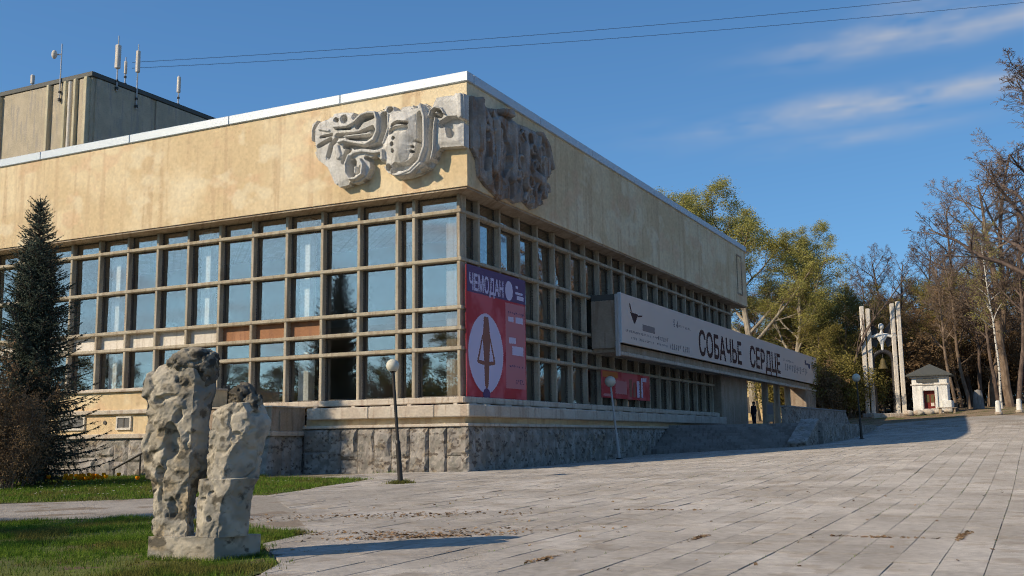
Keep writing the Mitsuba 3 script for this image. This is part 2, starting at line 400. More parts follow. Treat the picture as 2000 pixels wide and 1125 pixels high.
structure('road', sheet(Polygon([(8, 46.6), (60, 48), (60, 55.5), (14, 56.5), (8, 54)]), 1.5, -0.01), 'road_surface', 'light grey road past the square')

rng = np.random.default_rng(11)
PIN = PLAZA.buffer(-0.05); shapely.prepare(PIN)
slabs = []
for i in range(-8, 66):
    x = i * 0.5
    o = rng.uniform(0, 1)
    for j in range(-32, 46):
        y = j * 1.0 + o
        if x + 0.25 < -7.6 or not PIN.intersects(sbox(x, y, x + .5, y + 1)): continue
        c = np.array([x + .25, y + .5]); d = c - EYE[:2]; dep = d @ [-math.sin(YAW), math.cos(YAW)]; lat = d @ [math.cos(YAW), math.sin(YAW)]
        if dep < 9 or abs(lat) > 0.54 * dep + 2: continue
        slabs.append((x, y, dep))
wide = {i: rng.uniform(0.010, 0.017) if rng.random() < 0.25 else rng.uniform(0.003, 0.008) for i in range(-9, 68)}


def slab_mesh(x, y, r):
    i = int(round(x / 0.5)); g0, g1 = wide[i] / 2, wide[i + 1] / 2; e = r.uniform(0.002, 0.005)
    x0, x1, y0, y1 = x + g0, x + 0.5 - g1, y + e, y + 1 - e
    cs = [(x0, y0), (x1, y0), (x1, y1), (x0, y1)]
    if not PIN.contains(sbox(x0, y0, x1, y1)):
        q = PIN.intersection(sbox(x0, y0, x1, y1))
        if q.geom_type != 'Polygon' or q.area < 0.04: return None
        cs = list(q.exterior.coords)[:-1]
        if not q.exterior.is_ccw: cs = cs[::-1]
    cs = np.array(cs); n = len(cs); t = r.normal(0, 0.0028, 3)
    m = cs.mean(0); b = 0.005
    top = gz(cs[:, 0], cs[:, 1]) + 0.012 + t[0] + t[1] * (cs[:, 0] - m[0]) + t[2] * (cs[:, 1] - m[1])
    ins = cs + (m - cs) / np.linalg.norm(m - cs, axis=1, keepdims=True) * b
    V = np.vstack([np.c_[cs, top - 0.045], np.c_[cs, top - 0.006], np.c_[ins, top]])
    k = np.arange(n); l = (k + 1) % n
    F = [(a, b_, b_ + n) for a, b_ in zip(k, l)] + [(a, b_ + n, a + n) for a, b_ in zip(k, l)]
    F += [(a + n, b_ + n, b_ + 2 * n) for a, b_ in zip(k, l)] + [(a + n, b_ + 2 * n, a + 2 * n) for a, b_ in zip(k, l)]
    F += [(2 * n, 2 * n + a, 2 * n + a + 1) for a in range(1, n - 1)]
    return V, np.array(F)


slabs.sort(key=lambda s: s[2])
rest = [[], [], []]; made = 0
for x, y, dep in slabs:
    m = slab_mesh(x, y, rng)
    if m is None: continue
    v = int(rng.integers(3))
    if made < 290: add('pavement', 'slab', m, 'slab_%d' % v); made += 1
    else: rest[v].append(m)
for v in range(3): add('pavement', 'slab_field', join(rest[v]), 'slab_%d' % v, kind='stuff')

# ------------------------------------------------------------------ theatre building
TB = thing('theatre_building', 'long low ochre theatre building with gridded concrete windows and a blank fascia', 'building')
FOOT = Polygon([(0, 0), (0, 43.8), (-11, 43.8), (-11, 18), (-36, 18), (-36, 0)])


def prism(poly, z0, z1):
    m = trimesh.creation.extrude_polygon(poly, z1 - z0, engine='earcut'); v = np.asarray(m.vertices).copy(); v[:, 2] += z0
    return v, np.asarray(m.faces)


add(TB, 'fascia', prism(FOOT, 10.945, 15.17), 'stucco')
add(TB, 'soffit', prism(FOOT.buffer(-0.06, join_style=2), 10.86, 10.94), 'soffit_dark')
add(TB, 'roof', prism(FOOT.buffer(-0.4, join_style=2), 15.172, 15.3), 'roof_dark')
for a in np.arange(-36, -0.1, 6.0):
    add(TB, 'coping', cbox(a + 0.012 if a > -36 else a, min(a + 6.0, 0.09) - (0 if a + 6 > -0.1 else 0.012), -0.09, 0.45, 15.15, 15.55, 0.025) if a + 6 < -0.1 else cbox(a + .012, 0.09, -0.09, 0.45, 15.15, 15.55, .025), 'coping_metal')
for a in np.arange(0.47, 43.5, 6.2):
    add(TB, 'coping', cbox(-0.45, 0.09, a + 0.012, min(a + 6.2, 43.9) - 0.012, 15.15, 15.55, 0.025), 'coping_metal')
add(TB, 'roof_vent', cbox(-1.2, -0.9, 2.1, 2.4, 15.3, 15.95, 0.03), 'steel_frame')
# the rectangular incised frame near the far end of the right fascia
fr = [bx(0.0, 0.05, 41.0, 41.12, 11.6, 14.6), bx(0.0, 0.05, 42.3, 42.42, 11.6, 14.6), bx(0.0, 0.05, 41.12, 42.3, 11.6, 11.72), bx(0.0, 0.05, 41.12, 42.3, 14.48, 14.6)]
add(TB, 'fascia_frame', join(fr), 'soffit_dark')

RAILZ = {'m1': 10.18, 'm2': 8.245, 'm3': 6.33, 'm4': 5.52, 'm5': 4.73}
GD = 0.98
rw = np.random.default_rng(5)


def pane(axis, a, b, z0, z1, mat='glass'):
    """One window between a and b (along the facade) and its thin frame. axis 'x': the left facade."""
    t = rw.normal(0, 0.0035, 2); f = 0.045
    if z1 - z0 < 0.2 or b - a < 0.1: return
    k = key_of(TB + '__window')
    q = np.array([[a, -1], [b, -1], [b, 1], [a, 1]], float); m = (a + b) / 2
    off = [GD + 0.03 + t[0] * (u - m) + t[1] * s * (z1 - z0) / 2 for u, s in q]
    V = np.array([[u, o, z0 if s < 0 else z1] for (u, s), o in zip(q, off)])
    bars = [(a, a + f, z0, z1), (b - f, b, z0, z1), (a + f, b - f, z0, z0 + f), (a + f, b - f, z1 - f, z1)]
    B = join([bx(u0, u1, GD - 0.03, GD + 0.02, w0, w1) for u0, u1, w0, w1 in bars])
    F = np.array([[0, 1, 2], [0, 2, 3]])
    if axis == 'y':
        V = np.c_[-V[:, 1], V[:, 0], V[:, 2]]; B = (np.c_[-B[0][:, 1], B[0][:, 0], B[0][:, 2]], B[1][:, ::-1]); F = F
    scene[k] = mikit.ply((V, F), mat); add(k, 'frame', B, 'steel_frame')


def fin(axis, c, z0, z1, w=0.15):
    m = cbox(c - w / 2, c + w / 2, 0.70, 1.06, z0, z1, 0.02) if axis == 'x' else cbox(-1.06, -0.70, c - w / 2, c + w / 2, z0, z1, 0.02)
    add(TB, 'fin', m, 'frame_concrete')


def rail(axis, a, b, z, h=0.15, front=0.66):
    m = cbox(a, b, front, 1.03, z - h / 2, z + h / 2, 0.025) if axis == 'x' else cbox(-1.03, -front, a, b, z - h / 2, z + h / 2, 0.025)
    add(TB, 'rail', m, 'frame_concrete')


# left facade
FX = [-0.81, -2.88] + [-3.67 - 1.87 * k for k in range(17)]
BREAK = -13.02
for x in FX: fin('x', x, 3.72 if x < BREAK - 0.1 else 2.84, 10.86)
for n, z in RAILZ.items(): rail('x', BREAK - 0.07 if n == 'm5' else -36, -0.66, z)
for a, b in zip(FX[1:], FX[:-1]):
    left = b < BREAK + 0.1
    zs = [3.72, 5.52, 6.33, 8.245, 10.18, 10.86] if left else [2.86, 4.73, 5.52, 6.33, 8.245, 10.18, 10.86]
    for z0, z1 in zip(zs[:-1], zs[1:]):
        if abs(z0 - 5.52) < .01 and b - a > 1 and (left or b < -7.3):
            add(TB, 'spandrel_panel', bx(a + .07, b - .07, GD, GD + .06, z0 + .07, z1 - .07), 'white_panel' if left else 'orange_panel',
                label=None)
            continue
        pane('x', a + 0.075, b - 0.075, z0 + 0.075 * (z0 > 2.9 and z0 != 3.72), z1 - 0.075 * (z1 < 10.8))
# right facade
FY = [1.1, 2.25] + [4.12 + 1.87 * k for k in range(21)]
for y in FY: fin('y', y, 2.84 if y < 37 else 8.2, 10.86)
for n, z in RAILZ.items(): rail('y', 0.66, 42.0 if n in ('m1', 'm2') else 36.2, z)
for a, b in zip(FY[:-1], FY[1:]):
    zs = [2.86, 4.73, 5.52, 6.33, 8.245, 10.18, 10.86] if b < 37 else [8.245, 10.18, 10.86]
    for z0, z1 in zip(zs[:-1], zs[1:]): pane('y', a + .075, b - .075, z0 + .075 * (z0 > 2.9), z1 - .075 * (z1 < 10.8))
add(TB, 'corner_column', cbox(-1.6, -1.1, 1.1, 1.6, 2.6, 10.86, .03), 'brown_concrete')
add(TB, 'end_pier', cbox(-2.0, -0.25, 36.4, 43.6, 1.88, 8.1, .04), 'brown_concrete')
add(TB, 'end_wall', bx(-10.8, -1.4, 42.3, 43.4, 1.5, 10.86), 'brown_concrete')
# sills, ledges and bands
add(TB, 'sill', cbox(BREAK - .05, -0.45, 0.42, 1.4, 2.60, 2.84, .03), 'ledge_concrete')
add(TB, 'sill', cbox(-1.4, -0.42, 0.45, 36.4, 2.60, 2.84, .03), 'ledge_concrete')
add(TB, 'sill', cbox(-36, BREAK - .06, 0.30, 1.4, 3.50, 3.72, .03), 'ledge_concrete')
for x in FX:
    if x > -7.6: add(TB, 'corbel', cbox(x - .09, x + .09, .40, 1.2, 2.53, 2.60, .01), 'ledge_concrete')
for y in FY:
    if y < 36.5: add(TB, 'corbel', cbox(-1.2, -.40, y - .3, y + .3, 2.53, 2.60, .01), 'ledge_concrete')
ends = [(-7.55, -4.55), (-4.53, -1.53), (-1.51, 0.03)]
for a, b in ends: add(TB, 'ledge', cbox(a, b, 0.0, 1.3, 2.06, 2.53, .035), 'ledge_concrete')
for a in np.arange(1.32, 36.0, 4.4): add(TB, 'ledge', cbox(-1.3, 0.03, a, min(a + 4.38, 36.5), 2.06, 2.53, .035), 'ledge_concrete')
add(TB, 'band', bx(-7.8, -0.35, 0.35, 1.4, 1.80, 2.07), 'stucco')
add(TB, 'band', bx(-1.4, -0.35, 0.36, 36.4, 1.80, 2.07), 'stucco')
add(TB, 'plinth_cap', cbox(-7.8, -0.05, 0.06, 1.4, 1.70, 1.815, .02), 'ledge_concrete')
add(TB, 'plinth_cap', cbox(-1.4, -0.05, 1.42, 36.4, 1.70, 1.815, .02), 'ledge_concrete')
add(TB, 'plinth_core', join([bx(-7.8, -0.4, 0.4, 1.4, -.6, 1.7), bx(-1.4, -0.4, 1.4, 36.4, -.6, 1.7)]), 'dark_plinth_stone')


def stone(axis, a, b, front, back, z0, z1, amp, r, n=6):
    """A rock-faced block: a bulging, broken front, worn edges. axis 'x': it faces -y; axis 'y': it faces +x."""
    u = np.linspace(0, 1, n + 1); U, W = np.meshgrid(u, u, indexing='ij')
    s = r.uniform(0, 90, 3)
    P3 = np.stack([U * (b - a) * 1.6 + s[0], W * (z1 - z0) * 1.6 + s[1], np.zeros_like(U) + s[2]], -1)
    h = (meshkit.fbm(P3, 4, 2) - 0.45) * amp * 2.0
    edge = np.minimum(np.minimum(U, 1 - U) * (b - a), np.minimum(W, 1 - W) * (z1 - z0))
    h = np.where(edge < 1e-6, -0.07 - .03 * amp, h)
    jit = np.where(edge < 1e-6, 0, 0.018)
    X = a + U * (b - a) + r.normal(0, 1, U.shape) * jit; Z = z0 + W * (z1 - z0) + r.normal(0, 1, U.shape) * jit
    Y = front - h
    Vf = np.stack([X, Y, Z], -1).reshape(-1, 3)
    i = np.arange((n + 1) ** 2).reshape(n + 1, n + 1)
    F = [np.stack([i[:-1, :-1], i[1:, :-1], i[1:, 1:]], -1).reshape(-1, 3), np.stack([i[:-1, :-1], i[1:, 1:], i[:-1, 1:]], -1).reshape(-1, 3)]
    ring = np.r_[i[:, 0], i[-1, 1:], i[-2::-1, -1], i[0, -2:0:-1]]; m = len(Vf)
    Vb = Vf[ring].copy(); Vb[:, 1] = back
    k = np.arange(len(ring)); l = (k + 1) % len(ring)
    F += [np.stack([ring[k], m + k, ring[l]], 1), np.stack([ring[l], m + k, m + l], 1)]
    V = np.vstack([Vf, Vb]); F = np.vstack(F)
    if axis == 'y': V = np.c_[-V[:, 1], V[:, 0], V[:, 2]]
    return V, F


rs = np.random.default_rng(21)
cuts = [-7.8, -6.55, -5.95, -5.15, -4.35, -3.55, -2.7, -1.85, -1.05, -0.08]
for a, b in zip(cuts[:-1], cuts[1:]):
    zc = [-.35, 1.69] if rs.random() < .4 else [-.35, rs.uniform(.45, 1.0), 1.69]
    for z0, z1 in zip(zc[:-1], zc[1:]):
        add(TB, 'plinth_stone', stone('x', a + .012, b - .012, 0.10, .42, z0 + .01, z1 - .01, 0.19, rs, 9), 'plinth_stone')
y = 0.12
while y < 27:
    w = rs.uniform(.45, 1.0)
    add(TB, 'plinth_stone', stone('y', y + .02, y + w - .02, 0.10, .42, -.35, 1.69, 0.10, rs, 6), 'plinth_stone'); y += w
# floors, columns and walls seen through the glass
add(TB, 'interior_floor', bx(-35.5, -1.4, 1.4, 17.5, 5.62, 5.95), 'interior_floor_finish')
add(TB, 'interior_floor', bx(-35.5, -1.4, 1.4, 17.5, 1.7, 2.3), 'interior_floor_finish')
add(TB, 'interior_floor', bx(-10.5, -1.4, 17.6, 42.2, 5.62, 5.95), 'interior_floor_finish')
add(TB, 'interior_floor', bx(-10.5, -1.4, 17.6, 42.2, 1.7, 2.3), 'interior_floor_finish')
add(TB, 'interior_wall', join([bx(-35.6, -6, 9.0, 9.2, 2.3, 10.9), bx(-6.2, -6, 9.21, 42.2, 2.3, 10.9), bx(-35.8, -35.6, .8, 17.8, -.5, 10.9), bx(-35.6, -11, 17.6, 17.8, -.5, 10.9), bx(-10.9, -10.7, 17.8, 43, -.5, 10.9)]), 'interior_grey')
for x in (-8.75, -14.36, -19.97, -25.58): add(TB, 'interior_column', cbox(x - .28, x + .28, 1.3, 1.75, 2.3, 10.8, .02), 'white_plaster')

# lower terrace block in front of the left facade
TE = TB
add(TB, 'terrace_wall', bx(-36, -12.0, -1.85, 0.29, 1.55, 3.40), 'stucco')
add(TB, 'terrace_coping', cbox(-36, -11.95, -2.0, 0.28, 3.402, 3.5, .02), 'ledge_concrete')
add(TB, 'terrace_cornice', cbox(-36, -11.97, -2.02, -1.5, 2.45, 2.64, .03), 'ledge_concrete')
add(TB, 'terrace_plinth_cap', cbox(-36, -7.75, -2.0, 0.28, 1.43, 1.62, .02), 'ledge_concrete')
add(TB, 'terrace_core', bx(-36, -7.9, -1.6, 0.4, -.8, 1.43), 'dark_plinth_stone')
add(TB, 'annexe_wall', bx(-11.98, -7.85, -1.82, 0.3, 1.625, 2.55), 'brown_concrete')
add(TB, 'annexe_cap', cbox(-11.94, -7.78, -1.9, 0.3, 2.552, 2.62, .02), 'ledge_concrete')
hx = [bx(-7.86, -7.80, -1.35, -1.27, 1.63, 2.42), bx(-7.86, -7.80, -.55, -.47, 1.63, 2.42), bx(-7.86, -7.8, -1.27, -.55, 2.34, 2.42)]
h = add(TB, 'hatch', bx(-7.86, -7.82, -1.27, -.55, 1.63, 2.34), 'soffit_dark'); add(h, 'frame', join(hx), 'brown_concrete')
for x0, x1, z0, z1 in ((-19.5, -18.1, 1.9, 2.34), (-16.05, -15.35, 1.88, 2.3), (-23.5, -22.1, 1.9, 2.34)):
    w = key_of(TB + '__basement_window'); scene[w] = mikit.ply(bx(x0, x1, -1.90, -1.86, z0, z1), 'interior_grey')
    add(w, 'frame', join([bx(x0 - .08, x0, -1.93, -1.85, z0, z1), bx(x1, x1 + .08, -1.93, -1.85, z0, z1), bx(x0 - .08, x1 + .08, -1.95, -1.85, z0 - .09, z0), bx(x0 - .08, x1 + .08, -1.93, -1.85, z1, z1 + .06)]), 'white_panel')
    add(w, 'mullion', join([bx((x0 + x1) / 2 - .03, (x0 + x1) / 2 + .03, -1.92, -1.9, z0, z1)]), 'steel_frame')
add(TB, 'vent_hole', rod((-16.85, -1.89, 2.12), (-16.85, -1.84, 2.12), .09), 'steel_frame')
x = -33.0
while x < -7.9:
    w = min(rs.uniform(.7, 1.6), -7.85 - x)
    zc = [-.75, 1.42] if rs.random() < .5 else [-.75, rs.uniform(.2, .8), 1.42]
    for z0, z1 in zip(zc[:-1], zc[1:]): add(TB, 'terrace_stone', stone('x', x + .01, x + w - .01, -1.9, -1.58, z0, z1 - .01, 0.14, rs, 7), 'plinth_stone' if rs.random() < .6 else 'grey_plinth_stone')
    x += w
yy = -1.85
for w in (0.75, .6, .7): add(TB, 'terrace_stone', stone('y', yy, yy + w - .015, 7.82, 8.2, -.7, 1.42, .06, rs, 6), 'plinth_stone'); yy += w

# carved concrete reliefs on both sides of the fascia corner: outlines, raised bands and hollows as (points along the wall and up, width, height)
OUT = [[-7.24,14.04],[-7.19,14.38],[-6.95,14.51],[-6.15,14.54],[-6.08,14.65],[-5.65,14.65],[-5.1,14.56],[-4.79,14.45],[-4.37,14.55],[-3.58,14.48],[-3.49,14.58],[-3.14,14.52],[-3.06,14.43],[-2.91,14.55],[-2.44,14.51],[-2.36,14.37],[-2.25,14.51],[-1.82,14.51],[-1.53,14.3],[-1.5,14.01],[-1.32,14.27],[-1.17,14.57],[-0.68,14.56],[-0.36,14.53],[-0.33,14.61],[0.07,14.54],[0.07,13.55],[-0.06,13.54],[-0.09,13.39],[0.07,13.33],[0.06,12.43],[-0.97,12.5],[-1.15,12.35],[-1.29,12.05],[-1.54,11.77],[-1.96,11.6],[-2.54,11.52],[-2.9,11.53],[-3.16,11.69],[-3.42,11.79],[-3.64,12.1],[-3.76,12.38],[-4.02,12.61],[-4.32,12.52],[-4.28,12.12],[-4.46,11.76],[-4.77,11.6],[-5.11,11.58],[-5.26,11.66],[-5.3,11.53],[-5.76,11.49],[-6.0,11.68],[-6.2,12.1],[-6.36,12.39],[-6.88,12.79],[-7.13,13.29],[-7.23,13.71]]
FACE = [[-3.36,13.9],[-3.27,14.16],[-2.63,14.19],[-2.08,14.03],[-2.05,13.44],[-2.0,12.99],[-2.15,12.94],[-2.25,12.85],[-2.17,12.73],[-2.29,12.64],[-2.23,12.52],[-2.38,12.42],[-2.44,12.23],[-2.74,12.08],[-3.05,12.15],[-3.29,12.45],[-3.53,12.75],[-3.59,12.97],[-3.36,13.31]]
CUT = [([[-1.87,13.95],[-1.84,13.41],[-1.88,12.73],[-2.07,12.18],[-2.5,11.93],[-3.05,11.99]],0.135,0.32),([[-1.28,13.85],[-1.34,13.18],[-1.34,12.4],[-1.52,11.92],[-1.76,11.8]],0.115,0.32),([[-3.58,14.2],[-3.56,13.5],[-3.76,12.99],[-4.22,12.88],[-4.85,12.99]],0.12,0.3),([[-6.42,14.55],[-6.84,14.48],[-7.08,14.12],[-7.11,13.62],[-7.02,13.25]],0.075,0.26),([[-5.88,13.66],[-4.86,13.58],[-4.16,13.75],[-4.05,13.54],[-4.41,13.35],[-5.3,13.49]],0.085,0.28),([[-4.86,13.91],[-4.61,14.14],[-4.14,14.23]],0.09,0.3),([[-5.95,14.0],[-5.21,13.88]],0.04,0.24),([[-5.57,14.37],[-5.53,14.31]],0.13,0.3),([[-4.99,14.39],[-4.97,14.35]],0.13,0.3),([[-5.99,14.39],[-5.89,14.33]],0.07,0.24),([[-6.79,13.36],[-6.21,13.55]],0.075,0.28),([[-6.31,12.82],[-6.15,13.3],[-5.94,13.49]],0.09,0.3),([[-6.68,13.72],[-6.14,13.75]],0.04,0.2),([[-5.46,13.17],[-5.27,13.2],[-4.85,13.06]],0.09,0.28),([[-5.51,12.55],[-5.29,12.96]],0.12,0.3),([[-5.07,12.41],[-5.08,11.98]],0.14,0.32),([[-4.69,12.2],[-4.75,11.89]],0.06,0.3),([[-4.44,12.55],[-4.15,12.37]],0.06,0.28),([[-1.15,13.99],[-0.93,13.96],[-0.91,13.77],[-1.13,13.79]],0.075,0.32),([[-0.87,13.42],[-0.61,13.53],[-0.18,13.49]],0.13,0.3),([[-0.56,13.28],[-0.5,12.98]],0.14,0.3),([[-3.6,12.25],[-3.58,12.22]],0.1,0.32),([[-3.38,12.02],[-3.36,12.0]],0.1,0.32),([[-3.12,11.8],[-3.07,11.75]],0.11,0.32),([[-3.35,14.41],[-3.3,14.38]],0.1,0.3),([[-2.99,14.43],[-2.44,14.4]],0.12,0.14),([[-2.19,14.36],[-1.81,14.4]],0.1,0.14),([[-1.64,14.37],[-1.52,14.29]],0.05,0.28),([[-4.36,14.51],[-3.66,14.43]],0.035,0.26),([[-2.99,14.55],[-2.51,14.51]],0.04,0.3),([[-2.26,14.51],[-1.9,14.49]],0.04,0.3),([[-3.09,13.64],[-2.81,13.72],[-2.38,13.64]],0.055,0.34),([[-3.18,13.42],[-2.44,13.44]],0.1,0.09),([[-3.05,12.87],[-3.04,12.86]],0.065,0.3),([[-3.05,12.6],[-3.04,12.59]],0.06,0.3),([[-2.99,13.11],[-2.96,13.08]],0.05,0.2),([[-2.13,12.91],[-2.05,12.9]],0.035,0.3),([[-2.24,12.7],[-2.18,12.67]],0.035,0.3),([[-2.29,12.52],[-2.21,12.49]],0.04,0.3)]
RAISE = [([[-5.95,14.03],[-5.31,13.98],[-4.92,14.11],[-4.61,14.34],[-4.29,14.39],[-3.95,14.33],[-3.85,14.03],[-3.85,13.54],[-4.02,13.22],[-4.41,13.08],[-4.98,13.24],[-5.43,13.39],[-5.72,13.35]],0.075,0.3),([[-5.29,12.5],[-5.2,12.7],[-4.91,12.83],[-4.53,12.83],[-3.97,12.7],[-3.61,12.69],[-3.59,12.38]],0.1,0.28),([[-5.2,12.7],[-5.36,12.34],[-5.32,11.96],[-5.15,11.72],[-4.84,11.71],[-4.56,11.86],[-4.52,12.23],[-4.66,12.47]],0.07,0.32),([[-4.87,12.17],[-4.89,11.96]],0.06,0.26),([[-1.77,14.3],[-1.62,13.8],[-1.6,13.22],[-1.61,12.59],[-1.83,12.04],[-2.26,11.71],[-2.74,11.61],[-3.04,11.61]],0.085,0.34),([[-1.82,11.94],[-2.26,11.65],[-2.86,11.61]],0.12,0.3),([[-1.43,13.8],[-1.34,14.02],[-1.16,14.13],[-0.87,14.03],[-0.74,13.82]],0.045,0.26),([[-1.12,13.67],[-1.18,13.16],[-1.21,12.43],[-1.36,11.83],[-1.79,11.65]],0.05,0.28),([[-1.06,13.88],[-1.05,13.87]],0.06,0.26),([[-0.11,14.46],[-0.09,13.67]],0.13,0.14),([[-5.88,13.15],[-5.75,12.78]],0.18,0.24),([[-6.73,14.07],[-6.28,13.94]],0.075,0.2),([[-5.49,13.57],[-4.16,13.51]],0.045,0.18),([[-3.36,14.17],[-3.33,13.63],[-3.57,13.02]],0.05,0.2),([[-6.79,13.13],[-6.25,12.4],[-5.92,11.71]],0.15,0.08)]
OUTR = [[0.19,14.61],[0.67,14.64],[1.32,14.44],[2.41,14.69],[3.4,14.9],[3.83,14.48],[5.19,14.64],[6.62,14.66],[6.94,14.31],[7.25,13.88],[7.66,13.47],[7.38,12.91],[6.86,12.43],[7.01,12.04],[6.34,11.41],[5.54,11.05],[4.63,11.28],[3.88,10.99],[3.17,11.11],[2.6,10.87],[1.92,11.05],[1.26,11.23],[0.75,11.49],[0.63,12.09],[0.16,12.48]]
CUTR = [([[1.72,14.36],[2.55,14.66],[3.25,14.59]],0.2,0.3),([[1.31,13.66],[1.42,12.79],[1.15,11.96]],0.16,0.25),([[2.53,13.86],[2.8,13.53]],0.22,0.28),([[3.08,13.2],[3.21,12.7],[2.63,12.04]],0.2,0.28),([[4.1,13.46],[4.06,12.1]],0.15,0.22),([[5.33,14.18],[5.62,13.42]],0.18,0.26),([[5.45,12.96],[6.56,13.08]],0.2,0.28),([[6.27,14.0],[6.74,13.55]],0.16,0.26),([[1.94,11.76],[2.07,11.4]],0.2,0.26),([[4.65,11.96],[4.78,11.44]],0.2,0.26),([[3.33,11.8],[3.46,11.3]],0.16,0.24),([[5.56,11.81],[6.21,12.15]],0.16,0.25),([[4.41,14.15],[4.71,13.89]],0.14,0.24)]
RAISER = [([[0.67,14.51],[0.78,13.52],[0.64,12.6]],0.2,0.2),([[1.98,13.97],[2.24,13.0],[1.81,11.99]],0.22,0.22),([[3.53,14.26],[3.65,13.35],[3.47,11.97]],0.22,0.2),([[4.7,13.61],[4.66,12.51]],0.3,0.22),([[6.14,14.68],[6.93,14.16],[7.4,13.34]],0.16,0.22),([[2.69,14.7],[3.55,14.81]],0.2,0.2),([[5.59,12.58],[6.38,12.47]],0.25,0.22),([[4.04,11.42],[4.03,11.15]],0.2,0.15)]


def band_distance(pts, U, W):
    pts = np.array(pts, float); d = np.full(U.shape, 9.0)
    for a, b in zip(pts[:-1], pts[1:]):
        e = b - a; t = np.clip(((U - a[0]) * e[0] + (W - a[1]) * e[1]) / max(e @ e, 1e-9), 0, 1)
        d = np.minimum(d, np.hypot(U - a[0] - t * e[0], W - a[1] - t * e[1]))
    return d


def relief(outline, raised, hollows, face, step, rough, outside=0):
    poly = Polygon(outline).buffer(0); u0, w0, u1, w1 = poly.bounds
    U, W = np.meshgrid(np.arange(u0 - .1, u1 + .1, step), np.arange(w0 - .1, w1 + .1, step), indexing='ij')
    pts = shapely.points(U.ravel(), W.ravel())
    sd = shapely.distance(poly.boundary, pts).reshape(U.shape) * np.where(shapely.contains_xy(poly, U.ravel(), W.ravel()).reshape(U.shape), 1, -1)
    h = (0.36 if face is not None else 0.16) + 0.08 * sstep(0, .25, sd)
    if face is not None:
        fp = Polygon(face); fd = shapely.distance(fp.boundary, pts).reshape(U.shape) * np.where(shapely.contains_xy(fp, U.ravel(), W.ravel()).reshape(U.shape), 1, -1)
        h = np.maximum(h, np.where(fd > 0, 0.46 + 0.24 * sstep(0, .5, fd) ** .6, 0))
        c = np.array(face).mean(0)
        nose = band_distance([[c[0] + .75, c[1] + .55], [c[0] + .85, c[1] - .12]], U, W); h += 0.09 * sstep(.2, 0, nose)
    cut = np.zeros_like(h)
    for n, (p, wd, ht) in enumerate(hollows):
        k = ht * (2.3 if face is not None else 1.6) * sstep(wd * 1.25 + .01, wd * 0.95, band_distance(p, U, W))
        if n < outside: k = k * sstep(.01, -.02, fd)
        cut = np.maximum(cut, k)
    h = np.maximum(h - cut, 0.05)
    for p, wd, ht in raised:
        q = 1 - (band_distance(p, U, W) / (wd * .95)) ** 4
        h = np.where(q > 0, np.maximum(h, (0.34 if face is not None else 0.18) + ht * (.9 if face is not None else 1.15) * np.sqrt(np.clip(q, 0, 1))), h)
    h += rough * (meshkit.fbm(np.stack([U * 5, W * 5, U * 0], -1), 4, 4) - .5)
    ok = sd > -step * 0.5
    h = np.where(sd < 0, -0.02, h)
    i = np.arange(U.size).reshape(U.shape)
    q = np.stack([i[:-1, :-1], i[1:, :-1], i[1:, 1:], i[:-1, 1:]], -1).reshape(-1, 4)
    m = (sd > -step * 1.2).ravel()
    q = q[m[q].all(1)]
    f = np.vstack([q[:, [0, 1, 2]], q[:, [0, 2, 3]]])
    keep, inv = np.unique(f, return_inverse=True)
    return U.ravel()[keep], W.ravel()[keep], h.ravel()[keep], inv.reshape(-1, 3)


u, w, h, f = relief(OUT, RAISE, CUT, FACE, 0.018, 0.03, 30)
add(TB, 'relief', (np.c_[u, -h, w], f), 'relief_stone', smooth=35, label='pale grey carved concrete relief with a profile face and scrolls on the sunlit side of the corner')
rr = np.random.default_rng(6)
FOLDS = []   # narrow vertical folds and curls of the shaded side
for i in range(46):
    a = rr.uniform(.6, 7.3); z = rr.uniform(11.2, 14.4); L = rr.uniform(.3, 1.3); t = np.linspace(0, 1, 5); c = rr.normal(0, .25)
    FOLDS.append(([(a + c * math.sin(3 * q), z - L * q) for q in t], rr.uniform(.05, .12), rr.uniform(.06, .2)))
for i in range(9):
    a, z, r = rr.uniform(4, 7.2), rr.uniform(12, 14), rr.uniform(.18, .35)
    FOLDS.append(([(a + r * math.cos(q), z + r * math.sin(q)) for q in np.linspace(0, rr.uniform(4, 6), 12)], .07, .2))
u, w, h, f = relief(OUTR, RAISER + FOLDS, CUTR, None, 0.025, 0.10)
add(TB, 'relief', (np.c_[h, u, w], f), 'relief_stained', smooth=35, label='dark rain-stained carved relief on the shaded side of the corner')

# ------------------------------------------------------------------ stage tower
ST = thing('stage_tower', 'grey panelled stage tower block rising behind the flat theatre roof at the left', 'building')
add(ST, 'wall', bx(-60, -39.25, 16.1, 34, 8, 27.1), 'tower_panel')
add(ST, 'parapet', cbox(-60.1, -39.05, 15.92, 34.1, 27.1, 27.45, .03), 'roof_dark')
px_ = [-59.9, -54.2, -48.75, -43.45, -41.75, -40.7, -39.75]
for a, b, m in ((-59, -54.4, 0), (-53.9, -49.0, 0), (-48.2, -43.6, 0), (-43.0, -41.85, 0), (-40.35, -39.85, 0)):
    add(ST, 'panel', cbox(a, b, 15.97, 16.12, 8, 27.05, .02), 'tower_panel')
for a in (-54.3, -48.85, -43.5, -41.75, -40.75, -39.7):
    add(ST, 'rib', cbox(a, a + .32 if a > -39.8 else a + .26, 15.75, 16.2, 8, 27.08, .03), 'tower_rib')
add(ST, 'drainpipe', rod((-41.2, 15.95, 8), (-41.2, 15.95, 27), .16), 'white_panel')
for a, b in ((16.4, 21.5), (22.1, 27.6), (28.2, 33.8)): add(ST, 'panel', cbox(-39.27, -39.1, a, b, 8, 27.05, .02), 'tower_panel')
ANT = 'antennas on the stage tower'


